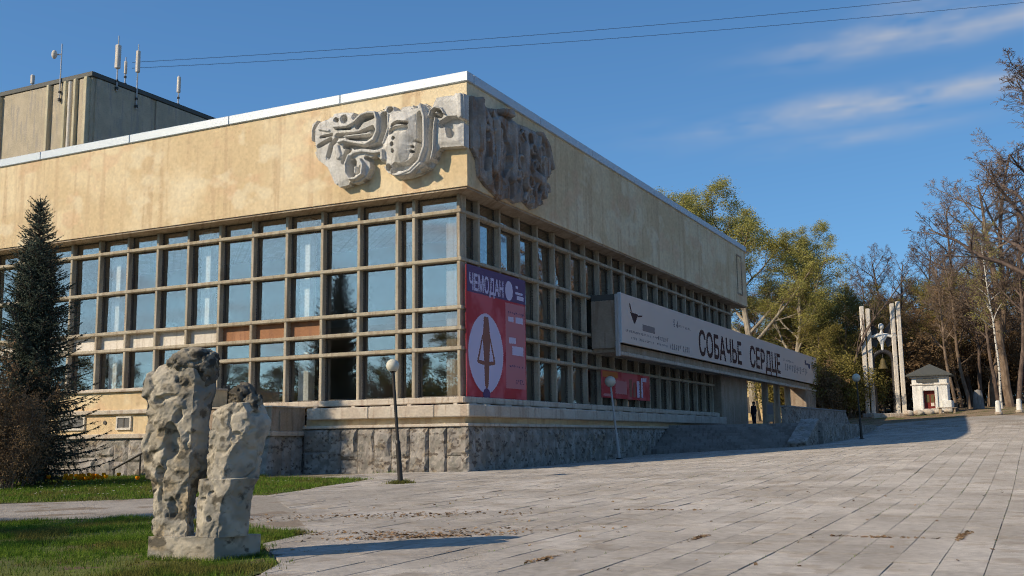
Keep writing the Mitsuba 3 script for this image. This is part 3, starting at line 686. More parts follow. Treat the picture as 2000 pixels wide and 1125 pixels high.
def antenna(name, label, x, y, z0, z1, pz0=None, pz1=None, pr=.12, dish=None):
    a = thing(name, label, 'antenna', ANT)
    add(a, 'mast', rod((x, y, z0), (x, y, z1), .055, .035, 8), 'grey_metal')
    if pz0: add(a, 'panel', cbox(x - pr, x + pr, y - pr, y + pr, pz0, pz1, .05), 'white_panel')
    if dish:
        s = trimesh.creation.icosphere(3, .33); s.vertices = s.vertices * [.6, .6, 1] + np.array(dish); add(a, 'dish', s, 'white_panel', smooth=True)
        add(a, 'arm', rod((x, y, dish[2]), dish, .05, .05, 6), 'grey_metal')
    add(a, 'clamp', join([rod((x, y, z0 + .1), (x, y, z0 + .3), .12, .12, 8), rod((x, y, z0 + .7), (x, y, z0 + .85), .1, .1, 8)]), 'black_metal')


antenna('roof_antenna', 'shortest antenna on the tower, a stub near the left edge of the picture', -45.7, 16.3, 27.3, 28.4, 27.7, 28.4, .13)
antenna('roof_antenna', 'antenna mast with a small white dish near its top', -42.2, 15.85, 25.6, 30.0, None, None, .1, (-42.65, 15.6, 29.2))
antenna('roof_antenna', 'tallest antenna on the tower, with a thick pale panel', -39.0, 18.1, 26.6, 30.8, 28.3, 30.1, .17)
antenna('roof_antenna', 'thin short antenna between the two tall panel antennas', -39.6, 19.4, 27.4, 29.7, 28.4, 29.4, .1)
antenna('roof_antenna', 'second tallest antenna on the tower, a slim panel right of the thin one', -39.0, 20.0, 25.8, 30.8, 28.6, 30.3, .14)
antenna('roof_antenna', 'rightmost antenna on the tower, a small panel on a short pole', -39.2, 24.4, 27.2, 29.8, 28.4, 29.7, .13)

for zl, lb, zr in ((29.5, 'upper overhead wire crossing the sky above the theatre', 34.35), (29.05, 'lower overhead wire crossing the sky above the theatre', 33.0)):
    a, b = np.array([-39.6, 20.0, zl]), np.array([50.0, 64.9, zr + 3.9]); t = np.linspace(0, 1, 40)[:, None]
    p = a + (b - a) * t; p[:, 2] -= 4 * 1.0 * (t * (1 - t))[:, 0]
    solo('overhead_wire', tubes(p[:-1], p[1:], .017, .017, 5), 'wire_black', lb, 'wire', 'overhead wires')

# ------------------------------------------------------------------ entrance canopy and its banner
CA = thing('entrance_canopy', 'long flat entrance canopy with a dark soffit along the shaded facade', 'canopy')
add(CA, 'roof_slab', bx(-0.62, 0.84, 13.95, 65.2, 8.02, 8.32), 'roof_dark')
add(CA, 'end_wall', cbox(-0.62, 0.84, 13.9, 14.1, 5.62, 8.02, .02), 'brown_concrete')
add(CA, 'soffit', bx(-0.62, 0.70, 14.1, 65.2, 5.44, 5.84), 'soffit_dark')
add(CA, 'edge_beam', cbox(0.70, 0.86, 13.75, 65.2, 5.28, 5.46, .02), 'ledge_concrete')
add(CA, 'end_bracket', cbox(0.70, 0.9, 13.75, 13.95, 5.2, 8.3, .02), 'grey_metal')
add(CA, 'inner_wall', bx(-0.62, -0.5, 44.0, 65.2, 5.84, 8.02), 'brown_concrete')
for y in (48.6, 52.8, 57.0): add(CA, 'column', rod((-.1, y, 1.7), (-.1, y, 5.44), .26, .26, 16), 'soffit_dark')
add(CA, 'end_pier', cbox(-0.6, 0.8, 60.5, 65.0, 1.5, 5.44, .03), 'brown_concrete')
BN = thing('show_banner', 'long pale banner board with dark Cyrillic letters on the canopy edge', 'banner')
add(BN, 'board', cbox(0.86, 1.0, 13.9, 65.1, 5.88, 8.36, .01), 'banner_white')
add(BN, 'side_trim', bx(0.85, 1.01, 13.8, 13.9, 5.86, 8.38), 'coping_metal')
X1 = 1.003


def lettering(text, y0, y1, z0, h, bold=True):
    m = meshkit.text_mesh(text, h, 0.006, bold); lo, hi = m.bounds
    m.vertices -= [lo[0], 0, 0]; return on_x(m, y0, z0, X1, (y1 - y0) / (hi[0] - lo[0]))


add(BN, 'lettering', lettering('СОБАЧЬЕ', 27.15, 37.4, 6.16, 1.50), 'banner_letter')
add(BN, 'lettering', lettering('СЕРДЦЕ', 39.75, 49.6, 6.16, 1.48), 'banner_letter')


def plates(rects, x=X1, t=.005): return join([bx(x, x + t, *r) for r in rects])


add(BN, 'emblem', extrude_x([(15.15, 7.52), (16.35, 7.5), (15.85, 6.98), (15.72, 6.98)], X1, X1 + .006), 'banner_letter')
add(BN, 'emblem', join([extrude_x([(15.05, 7.95), (15.2, 7.95), (15.42, 7.53), (15.27, 7.53)], X1, X1 + .005), extrude_x([(16.3, 7.44), (17.0, 7.52), (17.0, 7.45), (16.32, 7.36)], X1, X1 + .005)]), 'banner_letter')
rp = np.random.default_rng(8)


def scribble(y0, y1, z0, z1, w=.09):
    """A line of print too small to read: strokes of letter size."""
    out, y = [], y0
    while y < y1:
        if rp.random() < .16: y += w * 2; continue
        lo, hi = (z0, z1) if rp.random() < .5 else (z0 + (z1 - z0) * rp.uniform(0, .5), z1 - (z1 - z0) * rp.uniform(0, .3))
        out.append((y, y + w, lo, hi))
        if rp.random() < .5: zz = rp.choice([z0, (z0 + z1) / 2, z1 - .05]); out.append((y + w, y + w * 2, zz, zz + .05))
        y += w * 3
    return out


add(BN, 'printing', plates([(17.0, 18.95, 6.72, 7.05)] + scribble(21.5, 25.2, 6.08, 6.42, .12) + scribble(19.5, 21.2, 6.42, 6.66, .12)), 'banner_grey', kind='stuff')
add(BN, 'printing', plates(scribble(14.6, 19.4, 6.46, 6.58, .08) + scribble(15.2, 21.0, 6.14, 6.26, .08) + scribble(22.3, 25.3, 7.46, 7.6, .09) + [(22.3, 22.45, 7.4, 7.85), (22.9, 23.05, 7.4, 7.78)]), 'banner_grey', kind='stuff')
add(BN, 'printing', plates(scribble(51.5, 60.5, 6.5, 7.1, .22) + scribble(51.0, 54.5, 7.25, 7.42, .15)), 'banner_grey', kind='stuff')
add(BN, 'emblem', plates([(59.6, 61.9, 7.45, 7.62), (59.6, 60.2, 7.62, 7.85), (61.1, 61.9, 7.2, 7.45)]), 'banner_blue')

# ------------------------------------------------------------------ posters on the shaded facade
PO = thing('tall_poster', 'tall red poster with a pale oval and violet heading, hung at the building corner', 'poster')
XP = -0.56
add(PO, 'sheet', cbox(XP - .03, XP, 0.86, 6.2, 2.76, 8.06, .01), 'poster_red')
add(PO, 'heading_band', bx(XP, XP + .004, 0.95, 6.2, 6.98, 8.06), 'poster_violet')
add(PO, 'side_strip', bx(XP, XP + .004, 4.25, 6.1, 3.3, 6.9), 'poster_pink')
m = meshkit.text_mesh('ЧЕМОДАН', .66, .004, True); lo, hi = m.bounds; m.vertices -= [lo[0], 0, 0]
add(PO, 'lettering', on_x(m, 1.12, 7.08, XP + .005, 2.95 / (hi[0] - lo[0])), 'poster_lilac')
th = np.linspace(0, 2 * np.pi, 48, endpoint=False)
lens = lambda cy, cz, ry, rz, p=1.0: [(cy + ry * np.sign(np.cos(t)) * abs(np.cos(t)) ** p, cz + rz * np.sin(t)) for t in th]
add(PO, 'roundel', extrude_x(lens(4.6, 7.42, .36, .42), XP + .005, XP + .008), 'poster_lilac')
add(PO, 'printing', plates([(5.25, 5.45, 7.6, 7.72), (5.2, 5.9, 7.35, 7.45), (5.35, 6.0, 7.12, 7.3)] + [(4.5, 5.0, 6.12, 6.32), (5.2, 5.9, 6.1, 6.36), (4.55, 5.2, 5.2, 5.45), (4.85, 5.9, 4.72, 5.1)], XP + .005, .004), 'poster_lilac', kind='stuff')
add(PO, 'printing', plates(scribble(4.5, 5.9, 6.45, 6.55, .06) + scribble(4.6, 5.9, 4.2, 4.28, .06) + scribble(5.1, 5.9, 3.5, 3.7, .06), XP + .005, .003), 'poster_violet', kind='stuff')
add(PO, 'oval', extrude_x(lens(2.5, 4.62, 1.5, 1.62, 1.15), XP + .004, XP + .007), 'poster_lilac')
fig = [extrude_x([(2.32, 6.1), (2.7, 6.1), (2.85, 5.2), (2.75, 4.4), (2.68, 3.4), (2.5, 3.1), (2.36, 3.4), (2.3, 4.4), (2.2, 5.2)], XP + .008, XP + .011)]
for s in (-1, 1): fig += [extrude_x([(2.5 + s * .25, 5.35), (2.5 + s * .34, 5.35), (2.5 + s * .78, 4.28), (2.5 + s * .68, 4.2)], XP + .0085, XP + .0115), extrude_x([(2.5 + s * .2, 4.3), (2.5 + s * .74, 4.34), (2.5 + s * .72, 4.2), (2.5 + s * .2, 4.14)], XP + .009, XP + .012)]
add(PO, 'figure', join(fig), 'poster_brown')
add(PO, 'figure_base', join([extrude_x(lens(2.5, 3.0, .3, .22), XP + .008, XP + .012)]), 'poster_violet')
PB = thing('small_poster', 'small red poster under the canopy behind the second lamp', 'poster')
add(PB, 'sheet', cbox(XP - .03, XP, 14.95, 22.35, 3.25, 4.66, .01), 'poster_red')
add(PB, 'orange_corner', bx(XP, XP + .004, 15.1, 17.3, 4.3, 4.62), 'poster_orange')
add(PB, 'printing', plates([(16.9, 18.6, 3.5, 4.2), (15.2, 16.4, 3.33, 3.46)], XP + .003, .004), 'poster_pink', kind='stuff')
add(PB, 'printing', plates([(20.2, 20.6, 3.4, 4.3), (20.9, 21.15, 3.4, 4.5), (21.2, 21.8, 4.3, 4.52)], XP + .003, .004), 'poster_lilac', kind='stuff')
add(PB, 'printing', plates([(19.0, 19.4, 3.4, 4.35), (19.6, 19.95, 3.4, 4.2), (20.65, 20.85, 3.4, 4.35)], XP + .003, .004), 'poster_brown', kind='stuff')

# ------------------------------------------------------------------ entrance steps, platform, walls
ES = thing('entrance_steps', 'flight of dark grey stone steps up to the entrance platform', 'steps')
for k in range(9):
    z = 0.42 + (k + 1) * 0.164; y0 = 21.0 + k * .37
    add(ES, 'step', cbox(-0.05, 7.48, y0, 24.4, -.3 if k == 0 else z - .17, z, .012), 'step_stone')
EP = thing('entrance_platform', 'raised entrance platform with dark stone retaining walls', 'terrace')
add(EP, 'deck', cbox(-0.06, 8.0, 24.36, 58, 1.0, 1.9, .015), 'step_stone')
for a in np.arange(20.9, 45, 2.4):
    zt = 1.93 if a > 24 else .95 + (a - 20.9) * .3
    if a > 24: add(EP, 'retaining_stone', cbox(8.0, 8.32, a + .012, a + 2.388, -.2, zt, .02), 'plinth_stone')
ck = [(20.7, -.2), (20.7, .82), (24.35, 2.02), (24.35, -.2)]
add(EP, 'cheek_wall', extrude_x(ck, 7.5, 8.3), 'dark_plinth_stone')
add(EP, 'cheek_slab', extrude_x([(20.6, .80), (20.6, .90), (24.4, 2.13), (24.4, 2.03)], 7.42, 8.36), 'grey_plinth_stone')
PW = [(26.0, 1.9), (26.0, 2.85), (46.5, 2.95), (48.5, 1.9)]
add(EP, 'parapet', extrude_x(PW, 6.0, 6.3), 'dark_plinth_stone')
add(EP, 'parapet_coping', extrude_x([(25.95, 2.852), (25.95, 2.93), (46.5, 3.03), (46.5, 2.952)], 5.94, 6.36), 'step_stone')
AW = thing('annexe_wall', 'low yellow annexe building glimpsed under the far end of the canopy', 'building')
add(AW, 'wall', bx(-26, 1.2, 72, 76, 1.5, 6.2), 'yellow_plaster'); add(AW, 'roof', cbox(-26.3, 1.5, 71.7, 76.3, 6.2, 6.5, .03), 'roof_dark')
for x in (-12, -8, -4): add(AW, 'window', bx(x, x + 1.4, 71.96, 72.02, 3.6, 5.2), 'steel_frame')

# ------------------------------------------------------------------ street lamps
F2, R2 = np.array([-math.sin(YAW), math.cos(YAW)]), np.array([math.cos(YAW), math.sin(YAW)])   # level axes along and across the view, for things turned that way


def frame(mesh, at, rot):
    v, f = (np.asarray(mesh.vertices), np.asarray(mesh.faces)) if hasattr(mesh, 'vertices') else mesh
    c, s = math.cos(rot), math.sin(rot)
    return np.c_[v[:, 0] * c - v[:, 1] * s + at[0], v[:, 0] * s + v[:, 1] * c + at[1], v[:, 2] + at[2]], f


def lamp(x, y, h, lean, rg, label, post):
    k = thing('street_lamp', label, 'street lamp', 'globe lamps along the theatre')
    b = np.array([x, y, float(gz(x, y)) - .05]); top = b + np.array([lean * R2[0], lean * R2[1], h]); d = (top - b) / np.linalg.norm(top - b)
    add(k, 'base_plate', lathe([(0, 0), (.17, 0), (.17, .07), (.11, .12), (0, .12)], b), 'black_metal', smooth=40)
    add(k, 'post', join([rod(b, b + d * 1.3, .085, .075, 16), rod(b + d * 1.3, top - d * (rg * 2), .052, .046, 16), rod(b + d * 1.26, b + d * 1.36, .085, .055, 16)]), post, smooth=40)
    add(k, 'collar', rod(top - d * (rg * 2.05), top - d * (rg * 1.82), .05, .12, 16), post, smooth=40)
    s = trimesh.creation.icosphere(3, rg); s.vertices += top - d * rg
    add(k, 'globe', s, 'globe_white', smooth=True)


lamp(1.75, -7.45, 3.82, -.27, .205, 'globe street lamp with a leaning black post, nearest to the building corner', 'black_metal')
lamp(0.62, 14.1, 4.12, -.38, .27, 'globe street lamp on a thin grey post in front of the small red poster', 'grey_metal')
lamp(9.35, 32.7, 4.05, -.12, .25, 'globe street lamp in shade beside the entrance platform wall', 'black_metal')

# ------------------------------------------------------------------ stone sculpture of two figures
SC = thing('stone_sculpture', 'weathered pale stone sculpture of two rough upright figures on a low block', 'sculpture')


def cam_pt(lat, dep, z): return np.array([EYE[0] + lat * R2[0] + dep * F2[0], EYE[1] + lat * R2[1] + dep * F2[1], z])


def loft(rows, front, back, nz, na, seed, amp, dents):
    """A figure from rows (z, left, ridge, right): closed rings, then broken up by noise and hollows."""
    rows = np.array(sorted(rows)); zz = np.linspace(rows[0, 0], rows[-1, 0], nz)
    prof = [PchipInterpolator(rows[:, 0], rows[:, i])(zz) for i in (1, 2, 3)]
    t = np.arange(na) / na * 7
    V = np.zeros((nz, na, 3))
    for i in range(nz):
        L, S, R = (p[i] for p in prof); m = (back - front)
        ctl = np.array([(L, front + .42 * m), ((L * .6 + S * .4), front + .12 * m), (S, front), (R - .03, front + .38 * m), (R, front + .6 * m), ((R * .6 + L * .4), back), (L + .03, front + .8 * m)])
        a = np.floor(t).astype(int) % 7; u = (t - np.floor(t))[:, None]
        p0, p1, p2, p3 = ctl[(a - 1) % 7], ctl[a], ctl[(a + 1) % 7], ctl[(a + 2) % 7]
        cr = 0.5 * (2 * p1 + (p2 - p0) * u + (2 * p0 - 5 * p1 + 4 * p2 - p3) * u ** 2 + (3 * p1 - p0 - 3 * p2 + p3) * u ** 3)
        V[i, :, :2] = cr * .12 + (p1 * (1 - u) + p2 * u) * .88; V[i, :, 2] = zz[i]
    du = np.roll(V, -1, 1) - np.roll(V, 1, 1); dv = np.gradient(V, axis=0); n = np.cross(du, dv); n /= np.maximum(np.linalg.norm(n, axis=2, keepdims=True), 1e-9)
    c = V.mean(1, keepdims=True); n *= np.sign(((V - c) * n).sum(2, keepdims=True) + 1e-12)
    P = V * [1, 1, .75]
    d = amp * 1.5 * (meshkit.fbm(P * 2.6, 3, seed) - .5) + amp * .9 * (meshkit.fbm(P * 9, 4, seed + 7) - .5)
    warp = np.stack([meshkit.fbm(V * 3.5, 3, seed + 20 + a) - .5 for a in range(3)], -1) * .45
    Q = (V + warp) * [3.4, 3.4, 1.25]
    d -= amp * 1.0 * sstep(.10, .0, np.abs(meshkit.fbm(Q, 2, seed + 3) - .52))        # long winding gouges
    d -= amp * 1.5 * np.clip(meshkit.fbm((V + warp) * [6, 6, 2.8], 3, seed + 31) - .57, 0, 1)
    d -= amp * 1.6 * np.clip(meshkit.fbm(V * [19, 19, 13], 3, seed + 13) - .6, 0, 1)
    d += amp * .35 * (meshkit.fbm(V * 28, 3, seed + 41) - .5)
    for lat, z, rl, rz, dep in dents:
        q = ((V[..., 0] + warp[..., 0] * .22 - lat) / rl) ** 2 + ((V[..., 2] + warp[..., 2] * .3 - z) / rz) ** 2
        d -= dep * sstep(1.5, .4, q) * (n[..., 1] < 0.25)
    V = V + n * d[..., None]
    W = cam_pt(0, 0, 0)[:2] + V[..., :1] * R2 + V[..., 1:2] * F2
    X = np.concatenate([W, V[..., 2:]], -1).reshape(-1, 3)
    i = np.arange(nz * na).reshape(nz, na); j = np.roll(i, -1, 1)
    F = [np.stack([i[:-1], j[:-1], j[1:]], -1).reshape(-1, 3), np.stack([i[:-1], j[1:], i[1:]], -1).reshape(-1, 3)]
    for r in (0, nz - 1):
        X = np.vstack([X, X[i[r]].mean(0) + [0, 0, -.01 if r == 0 else .03]]); F.append(np.stack([i[r], j[r], np.full(na, len(X) - 1)], 1))
    return X, np.vstack(F)


tall = [(2.244, -4.718, -4.293, -4.078), (2.161, -4.882, -4.263, -4.061), (2.023, -5.015, -4.239, -4.038), (1.858, -5.042, -4.251, -4.022), (1.721, -4.99, -4.257, -4.046), (1.53, -4.955, -4.262, -4.079), (1.34, -4.956, -4.264, -4.096), (1.15, -4.996, -4.272, -4.107), (0.935, -4.951, -4.276, -4.109), (0.693, -4.931, -4.279, -4.149), (0.639, -4.858, -4.283, -4.175), (0.399, -4.827, -4.28, -4.25), (0.134, -4.839, -4.283, -4.269), (-0.038, -4.811, -4.282, -4.275)]
dents = [(-4.539, 1.18, 0.104, 0.22, 0.13), (-4.687, 0.767, 0.06, 0.104, 0.1), (-4.736, 1.751, 0.06, 0.049, 0.08), (-4.628, 1.79, 0.124, 0.033, 0.05), (-4.676, 0.461, 0.049, 0.17, 0.05), (-4.496, 0.326, 0.06, 0.143, 0.06), (-4.469, 1.517, 0.049, 0.104, 0.07)]
add(SC, 'tall_figure', loft(tall, 13.98, 14.55, 230, 190, 3, .034, dents), 'limestone', smooth=50)
short_ = [(1.684, -3.791, -3.549, -3.364), (1.625, -3.926, -3.521, -3.321), (1.543, -4.006, -3.478, -3.297), (1.449, -4.03, -3.482, -3.246), (1.329, -4.038, -3.505, -3.26), (1.196, -4.028, -3.59, -3.32), (1.037, -4.056, -3.693, -3.335), (0.878, -4.062, -3.75, -3.365), (0.68, -4.067, -3.79, -3.377)]
d2 = [(-3.618, 1.249, 0.081, 0.06, 0.05), (-3.411, 1.566, 0.054, 0.038, 0.05)]
add(SC, 'short_figure', loft(short_, 13.78, 14.34, 160, 170, 9, .028, d2), 'limestone', smooth=50)
seat = [(0.699, -4.131, -3.655, -3.363), (0.615, -4.145, -3.666, -3.415), (0.459, -4.151, -3.754, -3.46), (0.276, -4.161, -3.792, -3.477), (-0.036, -4.167, -3.804, -3.497)]
d3 = [(-4.018, 0.699, 0.032, 0.022, 0.05), (-3.937, 0.202, 0.027, 0.032, 0.05), (-4.063, 0.438, 0.043, 0.027, 0.04), (-3.919, 0.515, 0.054, 0.049, 0.03)]
add(SC, 'seat_block', loft(seat, 13.72, 14.28, 100, 150, 17, .022, d3), 'limestone', smooth=50)


def lump(c, r, seed, amp, sub=5):
    s = trimesh.creation.icosphere(sub, 1.0); v = s.vertices * r
    d = amp * 2 * (meshkit.fbm(v * 6, 3, seed) - .5) - amp * 3.0 * np.clip(meshkit.fbm(v * 13, 2, seed + 5) - .5, 0, 1)
    v = v + s.vertices * d[:, None]
    return np.c_[cam_pt(0, 0, 0)[:2] + (v[:, :1] + c[0]) * R2 + (v[:, 1:2] + c[1]) * F2, v[:, 2] + c[2]], s.faces


add(SC, 'tall_head', join([lump((-4.36, 14.22, 2.24), (.34, .26, .21), 3, .06), lump((-4.17, 14.25, 2.17), (.17, .24, .27), 6, .045)]), 'lichen_stone', smooth=50, label='dark lichen-covered head of the taller figure')
add(SC, 'short_head', join([lump((-3.62, 14.05, 1.77), (.19, .19, .165), 13, .06), lump((-3.46, 14.02, 1.69), (.14, .17, .15), 16, .05)]), 'lichen_stone', smooth=50, label='dark lichen-covered bowed head of the shorter figure')
bc = np.array([cam_pt(-4.84, 14.1, 0)[:2], cam_pt(-3.84, 13.7, 0)[:2], cam_pt(-3.37, 14.25, 0)[:2], cam_pt(-4.37, 14.66, 0)[:2]])
m = trimesh.creation.extrude_polygon(Polygon(bc).buffer(-.02).buffer(.02), .5, engine='earcut').subdivide().subdivide().subdivide()
v = np.asarray(m.vertices); v[:, 2] -= .54; v += .012 * (meshkit.fbm(v * 7, 3, 2) - .5)[:, None] * np.sign(v - v.mean(0))
add(SC, 'base_block', (v, m.faces), 'limestone', label='low rectangular stone block under the figures')

# ------------------------------------------------------------------ monument, kiosk and what stands at the end of the square
MO = thing('bell_monument', 'tall monument of four slender pale pillars holding a spread-armed figure over a bell', 'monument')
mc = np.array([6.67, 70.43, 2.9]); rot = YAW


def M(mesh, at=mc): return frame(mesh, at, .2)


for x, h in ((-2.08, 10.6), (-1.55, 10.35), (.68, 10.75), (1.22, 10.95)):
    add(MO, 'pillar', M(cbox(x - .2, x + .2, -.25, .25, -.3, h, .05)), 'white_panel')
add(MO, 'base', M(cbox(-2.6, 1.8, -1.0, 1.2, -.6, .35, .05)), 'step_stone')
fg = hull([((-.42, 0, 8.55), .27), ((-.42, 0, 8.68), .23)]) + hull([((-.42, .02, 8.35), .1), ((-.42, .02, 7.9), .16)]) + hull([((-.8, .02, 7.75), .2), ((-.05, .02, 7.75), .2), ((-.42, .02, 7.2), .24)]) + hull([((-.42, .02, 7.2), .22), ((-.4, .02, 6.35), .1)])
for s in (-1, 1): fg += hull([((-.42 + s * .45, .02, 7.75), .17), ((-.42 + s * .85, 0, 7.62), .13)]) + hull([((-.42 + s * .85, 0, 7.62), .13), ((-.42 + s * 1.3, 0, 7.66), .1)])
fm = mesh_of(fg.refine_to_length(.12)); trimesh.smoothing.filter_taubin(fm, iterations=6)
add(MO, 'figure', M(fm), 'white_plaster', smooth=True)
for s in (-1, 1):
    w = [(-.42 + s * .25, 8.2), (-.42 + s * 1.1, 9.4), (-.42 + s * 1.05, 8.0), (-.42 + s * 1.1, 6.9), (-.42 + s * .5, 6.6), (-.42 + s * .25, 7.3)]
    q = trimesh.creation.extrude_polygon(Polygon(w).buffer(0), .12, engine='earcut'); v = np.asarray(q.vertices)
    add(MO, 'wing', M((np.c_[v[:, 0], v[:, 2] + .25, v[:, 1]], q.faces)), 'bronze')
arc = [(-.42 + .95 * math.cos(t), 5.3 + .9 * math.sin(t)) for t in np.linspace(0, math.pi, 17)]
arch = [rod((a[0], .1, a[1]), (b[0], .1, b[1]), .22, .22, 10) for a, b in zip(arc[:-1], arc[1:])] + [rod((.53, .1, .3), (.53, .1, 5.3), .3, .22, 10), rod((-1.37, .1, .3), (-1.37, .1, 5.3), .3, .22, 10)]
add(MO, 'arch', M(join(arch)), 'bronze', smooth=40)
add(MO, 'bell', M(lathe([(0, 1.0), (.12, .98), (.24, .8), (.28, .4), (.4, .1), (.46, 0), (.38, 0), (.2, .5), (0, .8)], np.array([-.42, .1, 4.55]))), 'bell_brass', smooth=40)
add(MO, 'bell_rod', M(rod((-.42, .1, 5.5), (-.42, .1, 6.1), .05)), 'bronze')
SW = thing('stone_wall', 'low sunlit block wall in front of the bell monument', 'wall')
wc = np.array([7.0, 66.2, 2.35])
for i in range(4):
    for j in range(2): add(SW, 'block', frame(cbox(-1.5 + i * .74, -.78 + i * .74, -.3, .3, j * .45 - .1, j * .45 + .34, .03), wc, rot), 'ledge_concrete')
KI = thing('kiosk', 'small white kiosk with a dark hipped roof and a red door', 'kiosk')
kc = np.array([10.45, 68.94, 3.2])


def K(mesh): return frame(mesh, kc, 0.0)


add(KI, 'wall', K(join([cbox(-1.5, -.58, -1.3, 1.5, -.4, 3.35, .03), cbox(.40, 1.5, -1.3, 1.5, -.4, 3.35, .03), bx(-.58, .40, -1.2, 1.5, 1.95, 3.35), bx(-.58, .40, -.9, 1.5, -.4, 1.95)])), 'white_plaster')
add(KI, 'skirting', K(cbox(.95, 1.78, -1.5, 1.5, -.5, 1.05, .03)), 'white_plaster')
add(KI, 'roof', K((np.array([(-1.95, -1.75, 3.4), (1.95, -1.75, 3.4), (1.95, 1.95, 3.4), (-1.95, 1.95, 3.4), (0, .1, 4.45), (-1.95, -1.75, 3.28), (1.95, -1.75, 3.28), (1.95, 1.95, 3.28), (-1.95, 1.95, 3.28)]), np.array([(0, 1, 4), (1, 2, 4), (2, 3, 4), (3, 0, 4), (5, 7, 6), (5, 8, 7), (0, 5, 6), (0, 6, 1), (1, 6, 7), (1, 7, 2), (2, 7, 8), (2, 8, 3), (3, 8, 5), (3, 5, 0)]))), 'roof_dark')
add(KI, 'sign_strip', K(cbox(-1.1, .75, -1.42, -1.3, 2.72, 3.0, .01)), 'roof_dark')
dk = add(KI, 'door', K(bx(-.55, .37, -1.0, -.92, 0, 1.92)), 'door_red'); add(dk, 'pane', K(join([bx(-.42, -.1, -1.03, -1.0, .9, 1.6), bx(.02, .3, -1.03, -1.0, .9, 1.6)])), 'bell_brass'); add(dk, 'notice', K(bx(.0, .28, -1.05, -1.03, .55, .85)), 'white_panel')
add(KI, 'door_surround', K(join([cbox(-.82, -.6, -1.44, -1.3, 0, 2.35, .02), cbox(.42, .64, -1.44, -1.3, 0, 2.35, .02), cbox(-.59, .41, -1.42, -1.22, 1.96, 2.35, .02)])), 'white_plaster')
add(KI, 'cornice', K(join([cbox(-1.62, 1.62, -1.4, -1.3, 2.45, 2.56, .02), cbox(-1.66, 1.66, -1.5, -1.31, 3.12, 3.27, .02)])), 'white_panel')
rk = np.random.default_rng(4)
for i in range(9):
    a = np.array([8.7 + i * .42 + rk.uniform(-.1, .1), 65.3 + i * .16 + rk.uniform(-.5, .3)]); s = trimesh.creation.icosphere(2, 1.0); r = rk.uniform(.18, .38)
    v = s.vertices * [r * 1.3, r, r * .8] * (1 + .5 * (meshkit.fbm(s.vertices * 1.3 + i, 3, i) - .5))[:, None]
    solo('rubble_stone', (v + [a[0], a[1], float(gz(*a)) + r * .3], s.faces), 'ledge_concrete', 'pale rough stone in the heap before the kiosk', 'stone', 'stones heaped before the kiosk', smooth=40)
BE = thing('bench', 'low dark bench on the ground right of the kiosk door', 'bench')
bp = np.array([12.0, 64.9, float(gz(12, 64.9))])
add(BE, 'seat', frame(cbox(-.8, .8, -.25, .25, .36, .44, .02), bp, rot), 'soffit_dark')
for s in (-.6, .6): add(BE, 'leg', frame(cbox(s - .06, s + .06, -.2, .2, -.1, .36, .01), bp, rot), 'soffit_dark')
for x, y, l in ((16.25, 59.0, 'left white bollard at the edge of the wood'), (17.75, 61.2, 'right white bollard at the edge of the picture')):
    z = float(gz(x, y)) - .1
    b = thing('bollard', l, 'bollard', 'white bollards by the road')
    add(b, 'body', lathe([(0, 0), (.23, 0), (.2, .95), (.17, 1.08), (0, 1.12)], np.array([x, y, z]), 20), 'white_plaster', smooth=40)
    add(b, 'foot', lathe([(0, 0), (.29, 0), (.29, .16), (.24, .2), (0, .2)], np.array([x, y, z]), 20), 'ledge_concrete', smooth=40)
GP = thing('grey_post', 'grey gate post between the tree trunks', 'post'); gp = (14.2, 72.5)
add(GP, 'shaft', lathe([(0, 0), (.5, 0), (.42, 1.3), (.3, 1.7), (0, 1.8)], np.array([*gp, float(gz(*gp)) - .1]), 12), 'step_stone')

# ------------------------------------------------------------------ person at the entrance
PE = thing('person', 'person in dark clothes standing at the entrance under the canopy', 'person')
pp = np.array([0.75, 41.2, 1.9]); pr = math.radians(-40)
legs = [hull([((s * .1, 0, .93), .115), ((s * .105, -.01, .50), .075)]) + hull([((s * .105, -.01, .50), .075), ((s * .11, .02, .10), .05)]) + hull([((s * .11, .03, .055), .055), ((s * .12, -.16, .045), .045)]) for s in (-1, 1)]
torso = hull([((-.09, 0, .95), .14), ((.09, 0, .95), .14), ((-.1, 0, 1.15), .13), ((.1, 0, 1.15), .13)]) + hull([((-.1, 0, 1.15), .13), ((.1, 0, 1.15), .13), ((-.16, 0, 1.42), .1), ((.16, 0, 1.42), .1)]) + hull([((0, 0, 1.45), .09), ((0, .0, 1.55), .06)])
arms = [hull([((s * .2, 0, 1.42), .075), ((s * .27, .02, 1.14), .055)]) + hull([((s * .27, .02, 1.14), .055), ((s * .26, -.06, .90), .04)]) for s in (-1, 1)]
head = hull([((0, -.015, 1.66), .085), ((0, .01, 1.70), .1), ((0, -.03, 1.60), .06)]) + hull([((0, -.1, 1.66), .018), ((0, -.09, 1.70), .012)]) + hull([((.098, .01, 1.66), .02), ((.1, .015, 1.69), .018)]) + hull([((-.098, .01, 1.66), .02), ((-.1, .015, 1.69), .018)])


def hand(s):
    h = hull([((s * .26, -.065, .88), .03), ((s * .26, -.08, .80), .034)])
    for i in range(4): h += hull([((s * .26, -.108 + i * .019, .79), .01), ((s * (.255), -.118 + i * .02, .75 + .006 * abs(i - 1.4)), .009)]) + hull([((s * .255, -.118 + i * .02, .75 + .006 * abs(i - 1.4)), .009), ((s * .243, -.115 + i * .02, .715 + .008 * abs(i - 1.4)), .0085)])
    return h + hull([((s * .25, -.10, .85), .012), ((s * .235, -.135, .80), .01)])


